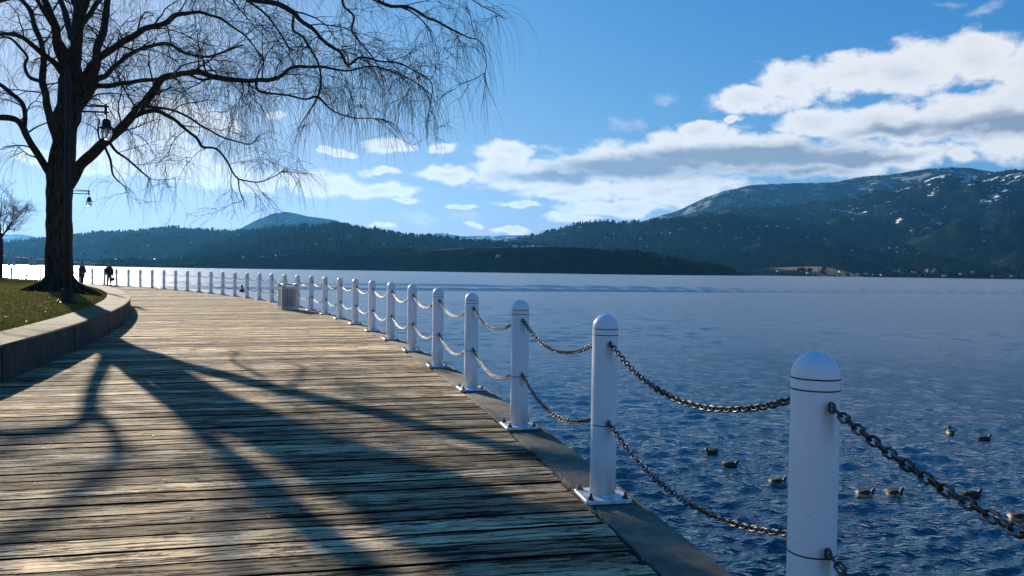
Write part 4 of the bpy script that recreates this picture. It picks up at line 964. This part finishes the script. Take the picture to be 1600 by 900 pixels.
def person(loc, rz, H, longcoat, beanie, legs_apart, arms, label):
    t = empty('person', loc, rz); k = H/1.7; L = legs_apart
    # local: facing -y ; x to its own left
    v = [(0, 0, .95), (0, .01, 1.15), (0, 0, 1.36), (0, .005, 1.46), (0, -.01, 1.56), (0, -.012, 1.66),
         (.09, 0, .88), (L*.8, -.01, .48), (L, .02, .08), (L+.01, -.10, .035),
         (-.09, 0, .88), (-L*.8, .01, .48), (-L, .03, .08), (-L-.01, -.09, .035),
         (.18, 0, 1.38), *[tuple(q) for q in arms[0]], (-.18, 0, 1.38), *[tuple(q) for q in arms[1]]]
    e = [(0, 1), (1, 2), (2, 3), (3, 4), (4, 5), (0, 6), (6, 7), (7, 8), (8, 9), (0, 10), (10, 11), (11, 12), (12, 13), (2, 14), (14, 15), (15, 16), (16, 17), (2, 18), (18, 19), (19, 20), (20, 21)]
    r = [(.15, .11), (.14, .10), (.15, .10), (.055, .055), (.085, .095), (.06, .07), .105, .085, .06, .045, .105, .085, .06, .045, .065, .05, .038, .03, .065, .05, .038, .03]
    sc = lambda q: tuple(c*k for c in q)
    body = skin_obj('body', [sc(q) for q in v], e, [(sc(q) if isinstance(q, tuple) else q*k) for q in r], TROUS, t)
    # head with face
    hd = MB(); n = 14
    prof = [(.01, 1.44), (.05, 1.45), (.068, 1.49), (.078, 1.54), (.08, 1.59), (.072, 1.64), (.045, 1.68), (.005, 1.695)]
    hd.lathe([(a*k, z*k) for a, z in prof], n, (0, -.015*k, 0)); hd.tube([sc((0, -.085, 1.585)), sc((0, -.112, 1.55)), sc((0, -.09, 1.535))], .014*k, 6)
    for sx_ in (-1, 1): hd.lathe([(.008*k, -.03*k), (.02*k, 0), (.008*k, .03*k)], 6, sc((sx_*.082, 0, 1.565)))
    hd.build('face', SKIN, t, True)
    hr = MB(); hr.lathe([(a*k, z*k) for a, z in ((.086, 1.53), (.094, 1.58), (.095, 1.63), (.07, 1.69), (.01, 1.725))], n, (0, .012*k, 0)); hr.build('beanie' if beanie else 'hair', COATB if beanie else HAIRM, t, True)
    if beanie:
        p = MB(); p.lathe([(.01*k, 1.70*k), (.05*k, 1.725*k), (.06*k, 1.76*k), (.04*k, 1.795*k), (.005*k, 1.80*k)], 9, (.0, .02, 0)); p.build('pompom', COATB, t, True)
        s_ = MB(); s_.tube([(.09*k*math.cos(a), .085*k*math.sin(a), 1.455*k) for a in [2*math.pi*i/14 for i in range(14)]], .032*k, 7, closed=True); s_.build('scarf', SCARF, t, True)
    # coat: a shell over torso and arms
    lo = .60 if longcoat else .80; ct = MB(); nn = 18; vs = []; fs = []
    rows = [(lo, .235, .19), (lo+.12, .225, .18), (.95, .20, .155), (1.1, .185, .145), (1.25, .20, .145), (1.36, .215, .13), (1.42, .15, .10), (1.47, .08, .08)]
    for (z, a, b) in rows:
        for i in range(nn):
            an = 2*math.pi*i/nn; w = 1+.05*mnoise.noise(Vector((an*2, z*4, H))); vs.append((a*w*math.cos(an)*k, b*w*math.sin(an)*k, z*k))
    for j in range(len(rows)-1):
        for i in range(nn): fs.append((j*nn+i, j*nn+(i+1) % nn, (j+1)*nn+(i+1) % nn, (j+1)*nn+i))
    fs.append(tuple(range(nn-1, -1, -1))); ct.add(vs, fs); 
    for sd, ar in ((1, arms[0]), (-1, arms[1])):
        ct.tube([sc((sd*.16, 0, 1.38)), sc(tuple(np.array(ar[0])*.55+np.array((sd*.2, 0, 1.36))*.45)), sc(ar[0]), sc(ar[1])], [.075*k, .078*k, .068*k, .058*k], 9)
    ct.build('coat', COATB, t, True)
    for sd in (1, -1):
        s_ = MB(); s_.box((sd*L*k, -.05*k, .045*k), (.10*k, .27*k, .09*k), 0, 0, .8); s_.build('shoe', SHOE, t)
        h = MB(); q = arms[0][2] if sd > 0 else arms[1][2]; w0 = arms[0][1] if sd > 0 else arms[1][1]
        q = np.array(q)*k; w0 = np.array(w0)*k; d = (q-w0)/max(np.linalg.norm(q-w0), 1e-6)
        h.tube([w0, w0+d*.05, w0+d*.10], [.026, .04, .035], 7)
        for f_ in range(4):
            o_ = np.array(((f_-1.5)*.019, 0, 0)); h.tube([w0+d*.09+o_, w0+d*.13+o_+np.array((0, -.01, 0)), w0+d*(.17-.012*abs(f_-1.4))+o_+np.array((0, -.03, 0))], [.0095, .0085, .007], 5)
        h.tube([w0+d*.03+np.array((sd*-.02, -.02, 0)), w0+d*.08+np.array((sd*-.04, -.045, 0)), w0+d*.11+np.array((sd*-.035, -.06, 0))], [.012, .010, .008], 5)
        h.build('hand', SKIN, t, True)
    tag(t, label, 'person'); return t
pb = at_plane(170.5, 446.3, .0); pa = at_plane(128.5, 441.3, 0)
s_, o_ = inv(pa); xx, yy = on(s_-7, 1.6); d = ray(128.5, 441); Yp = 57.5; pa = at_depth(128.5, 441, Yp)
sa_, oa_ = inv(pa)
person((pa[0], pa[1], 0), R_(70), 1.66, True, True, .07, (((.23, -.03, 1.12), (.20, -.14, .92), (.16, -.2, .86)), ((-.23, -.03, 1.12), (-.20, -.14, .92), (-.16, -.2, .86))), 'walker in a bobble hat, pale scarf and long dark coat near the willow trunk')
person((pb[0], pb[1], 0), R_(12), 1.60, False, False, .12, (((.25, .0, 1.12), (.27, -.03, .88), (.27, -.04, .78)), ((-.25, .02, 1.12), (-.2, -.1, .93), (-.12, -.15, .93))), 'walker in a dark jacket with legs apart, carrying a black bag')
# bag in the second walker's hand
c, s = math.cos(R_(12)), math.sin(R_(12)); bx, by = .25, -.05
bg_ = empty('handbag', (pb[0]+bx*c-by*s, pb[1]+bx*s+by*c, .34), R_(30)); tag(bg_, 'black bag with looped handle hanging from the walker\'s hand', 'bag')
b = MB(); vs = []; fs = []
for j, (z, a, d_) in enumerate(((0, .15, .055), (.04, .18, .075), (.16, .17, .07), (.26, .12, .035), (.28, .11, .02))):
    for i in range(12): an = 2*math.pi*i/12; a_ = a*.78; vs.append((a_*math.copysign(abs(math.cos(an))**.6, math.cos(an)), d_*math.sin(an), z))
for j in range(4):
    for i in range(12): fs.append((j*12+i, j*12+(i+1) % 12, (j+1)*12+(i+1) % 12, (j+1)*12+i))
fs += [tuple(range(11, -1, -1)), tuple(range(48, 60))]; b.add(vs, fs); b.build('pouch', COATB, bg_, True)
b = MB(); b.tube([(.09*math.cos(a), 0, .27+.15*math.sin(a)) for a in [math.pi*i/10 for i in range(11)]], .008, 6); b.build('handle', COATB, bg_, True)

# ------------------------------------------------------------------ ducks
DK = simple('dark_plumage', (.03, .026, .022), .7, 0, .5, 30); TAN = simple('tan_flank', (.40, .28, .18), .7, 0, .35, 30); WH = simple('white_rump', (.6, .56, .5), .7, 0, .2, 20); BILL = simple('grey_bill', (.18, .2, .24), .5)
def duck(flank, rump, up):
    # one loft from tail tip over the back and breast, up the neck to the bill
    st = [(-.215, 0, .075, .006, .004), (-.18, 0, .062, .035, .014), (-.14, 0, .050, .066, .045), (-.08, 0, .042, .09, .072), (0, 0, .040, .10, .084), (.06, 0, .044, .092, .08), (.105, 0, .052, .072, .066), (.130, 0, .072, .052, .05)]
    nk = [(.140, 0, .100, .040, .038), (.142, 0, .128*up, .033, .032), (.150, 0, .152*up, .040, .036), (.168, 0, .162*up, .038, .034), (.188, 0, .158*up, .025, .022)]
    bl = [(.203, 0, .152*up, .012, .009), (.222, 0, .146*up, .011, .005), (.238, 0, .143*up, .008, .003)]
    S = st+nk+bl; n = 12; M_ = MB(); vs = []
    for i, (x, y, z, a, b) in enumerate(S):
        if i == 0: t = Vector((1, 0, -.3))
        elif i == len(S)-1: t = Vector((1, 0, -.2))
        else: t = Vector((S[i+1][0]-S[i-1][0], 0, S[i+1][2]-S[i-1][2]))
        t.normalize(); u = Vector((-t.z, 0, t.x))
        for k in range(n):
            an = 2*math.pi*k/n; q = Vector((x, y, z))+Vector((0, 1, 0))*a*math.cos(an)+u*b*math.sin(an); vs.append(tuple(q))
    base = M_.add(vs, [])
    for i in range(len(S)-1):
        for k in range(n):
            mi = 0
            if i < 2: mi = 2 if rump else 0
            elif i < 7: mi = 1 if (flank and (k in (0, 5, 6, 11) or k > 6)) else 0
            elif i >= len(S)-4: mi = 3
            M_.f.append((i*n+k, i*n+(k+1) % n, (i+1)*n+(k+1) % n, (i+1)*n+k)); M_.mi.append(mi)
    M_.f.append(tuple(range(n-1, -1, -1))); M_.mi.append(0); M_.f.append(tuple(range((len(S)-1)*n, len(S)*n))); M_.mi.append(3)
    # folded wings
    o = M_.build('duck', [DK, TAN, WH, BILL], None, True)
    sb = o.modifiers.new('sub', 'SUBSURF'); sb.levels = 1; sb.render_levels = 1
    for sd in (-1, 1):
        w = MB(); w.add([(.07, sd*.070, .085), (.06, sd*.098, .055), (-.06, sd*.098, .062), (-.16, sd*.055, .090), (-.20, sd*.018, .10), (-.06, sd*.055, .112), (.04, sd*.045, .115)], [(0, 1, 2, 6), (6, 2, 5), (5, 2, 3), (5, 3, 4)])
        wo_ = w.build('wing', DK, o, True); so_ = wo_.modifiers.new('t', 'SOLIDIFY'); so_.thickness = .006
    return o
dks = [duck(True, True, .84), duck(False, False, .8), duck(True, False, .98)]
DUCKS = [(1112, 707, 1, 200, 'dark duck, topmost of the two floating beyond the middle chain'), (1141, 727, 1, -20, 'dark duck just below another, facing the big white bollard'), (1215, 754, 0, -15, 'tan flanked duck floating right beside the big white bollard'),
         (1352, 772, 0, -20, 'tan sided duck first past the big bollard, one of a close pair'), (1397, 772, 2, -40, 'duck with raised head, the pair\'s member further from the bollard'), (1519, 773, 1, -10, 'dark duck partly hidden behind the sloping chain'),
         (1592, 809, 0, -30, 'tan rumped duck cut by the picture edge under the chain'), (1485, 676, 2, 75, 'small pale duck seen end on, farthest out with a dark one'), (1538, 686, 1, -5, 'dark duck far out on the water beside a pale one')]
du = set()
for (x, y, k, rz, lab) in DUCKS:
    p = at_plane(x, y, WZ+.02); o = dks[k] if k not in du else copy_tree(dks[k]); du.add(k)
    o.location = (p[0], p[1], WZ-.03); o.rotation_euler = (0, 0, R_(rz)); o.scale = (.78, .92, 1.05); tag(o, lab, 'duck', 'ducks on the lake by the bollards')

# marker buoy out on the water
p = at_plane(378, 456, WZ); bo = empty('buoy', (p[0], p[1], WZ)); tag(bo, 'dark pawn shaped marker buoy floating beyond the far bollards', 'buoy')
b = MB(); b.lathe([(.30, -.3), (.42, 0), (.42, .12), (.34, .26), (.16, .42), (.12, .5)], 18); b.build('float', BLACK, bo, True)
b = MB(); b.lathe([(.12, .5), (.10, .75), (.15, .82), (.16, .92), (.11, 1.02), (.02, 1.05)], 14); b.build('head', BLACK, bo, True)
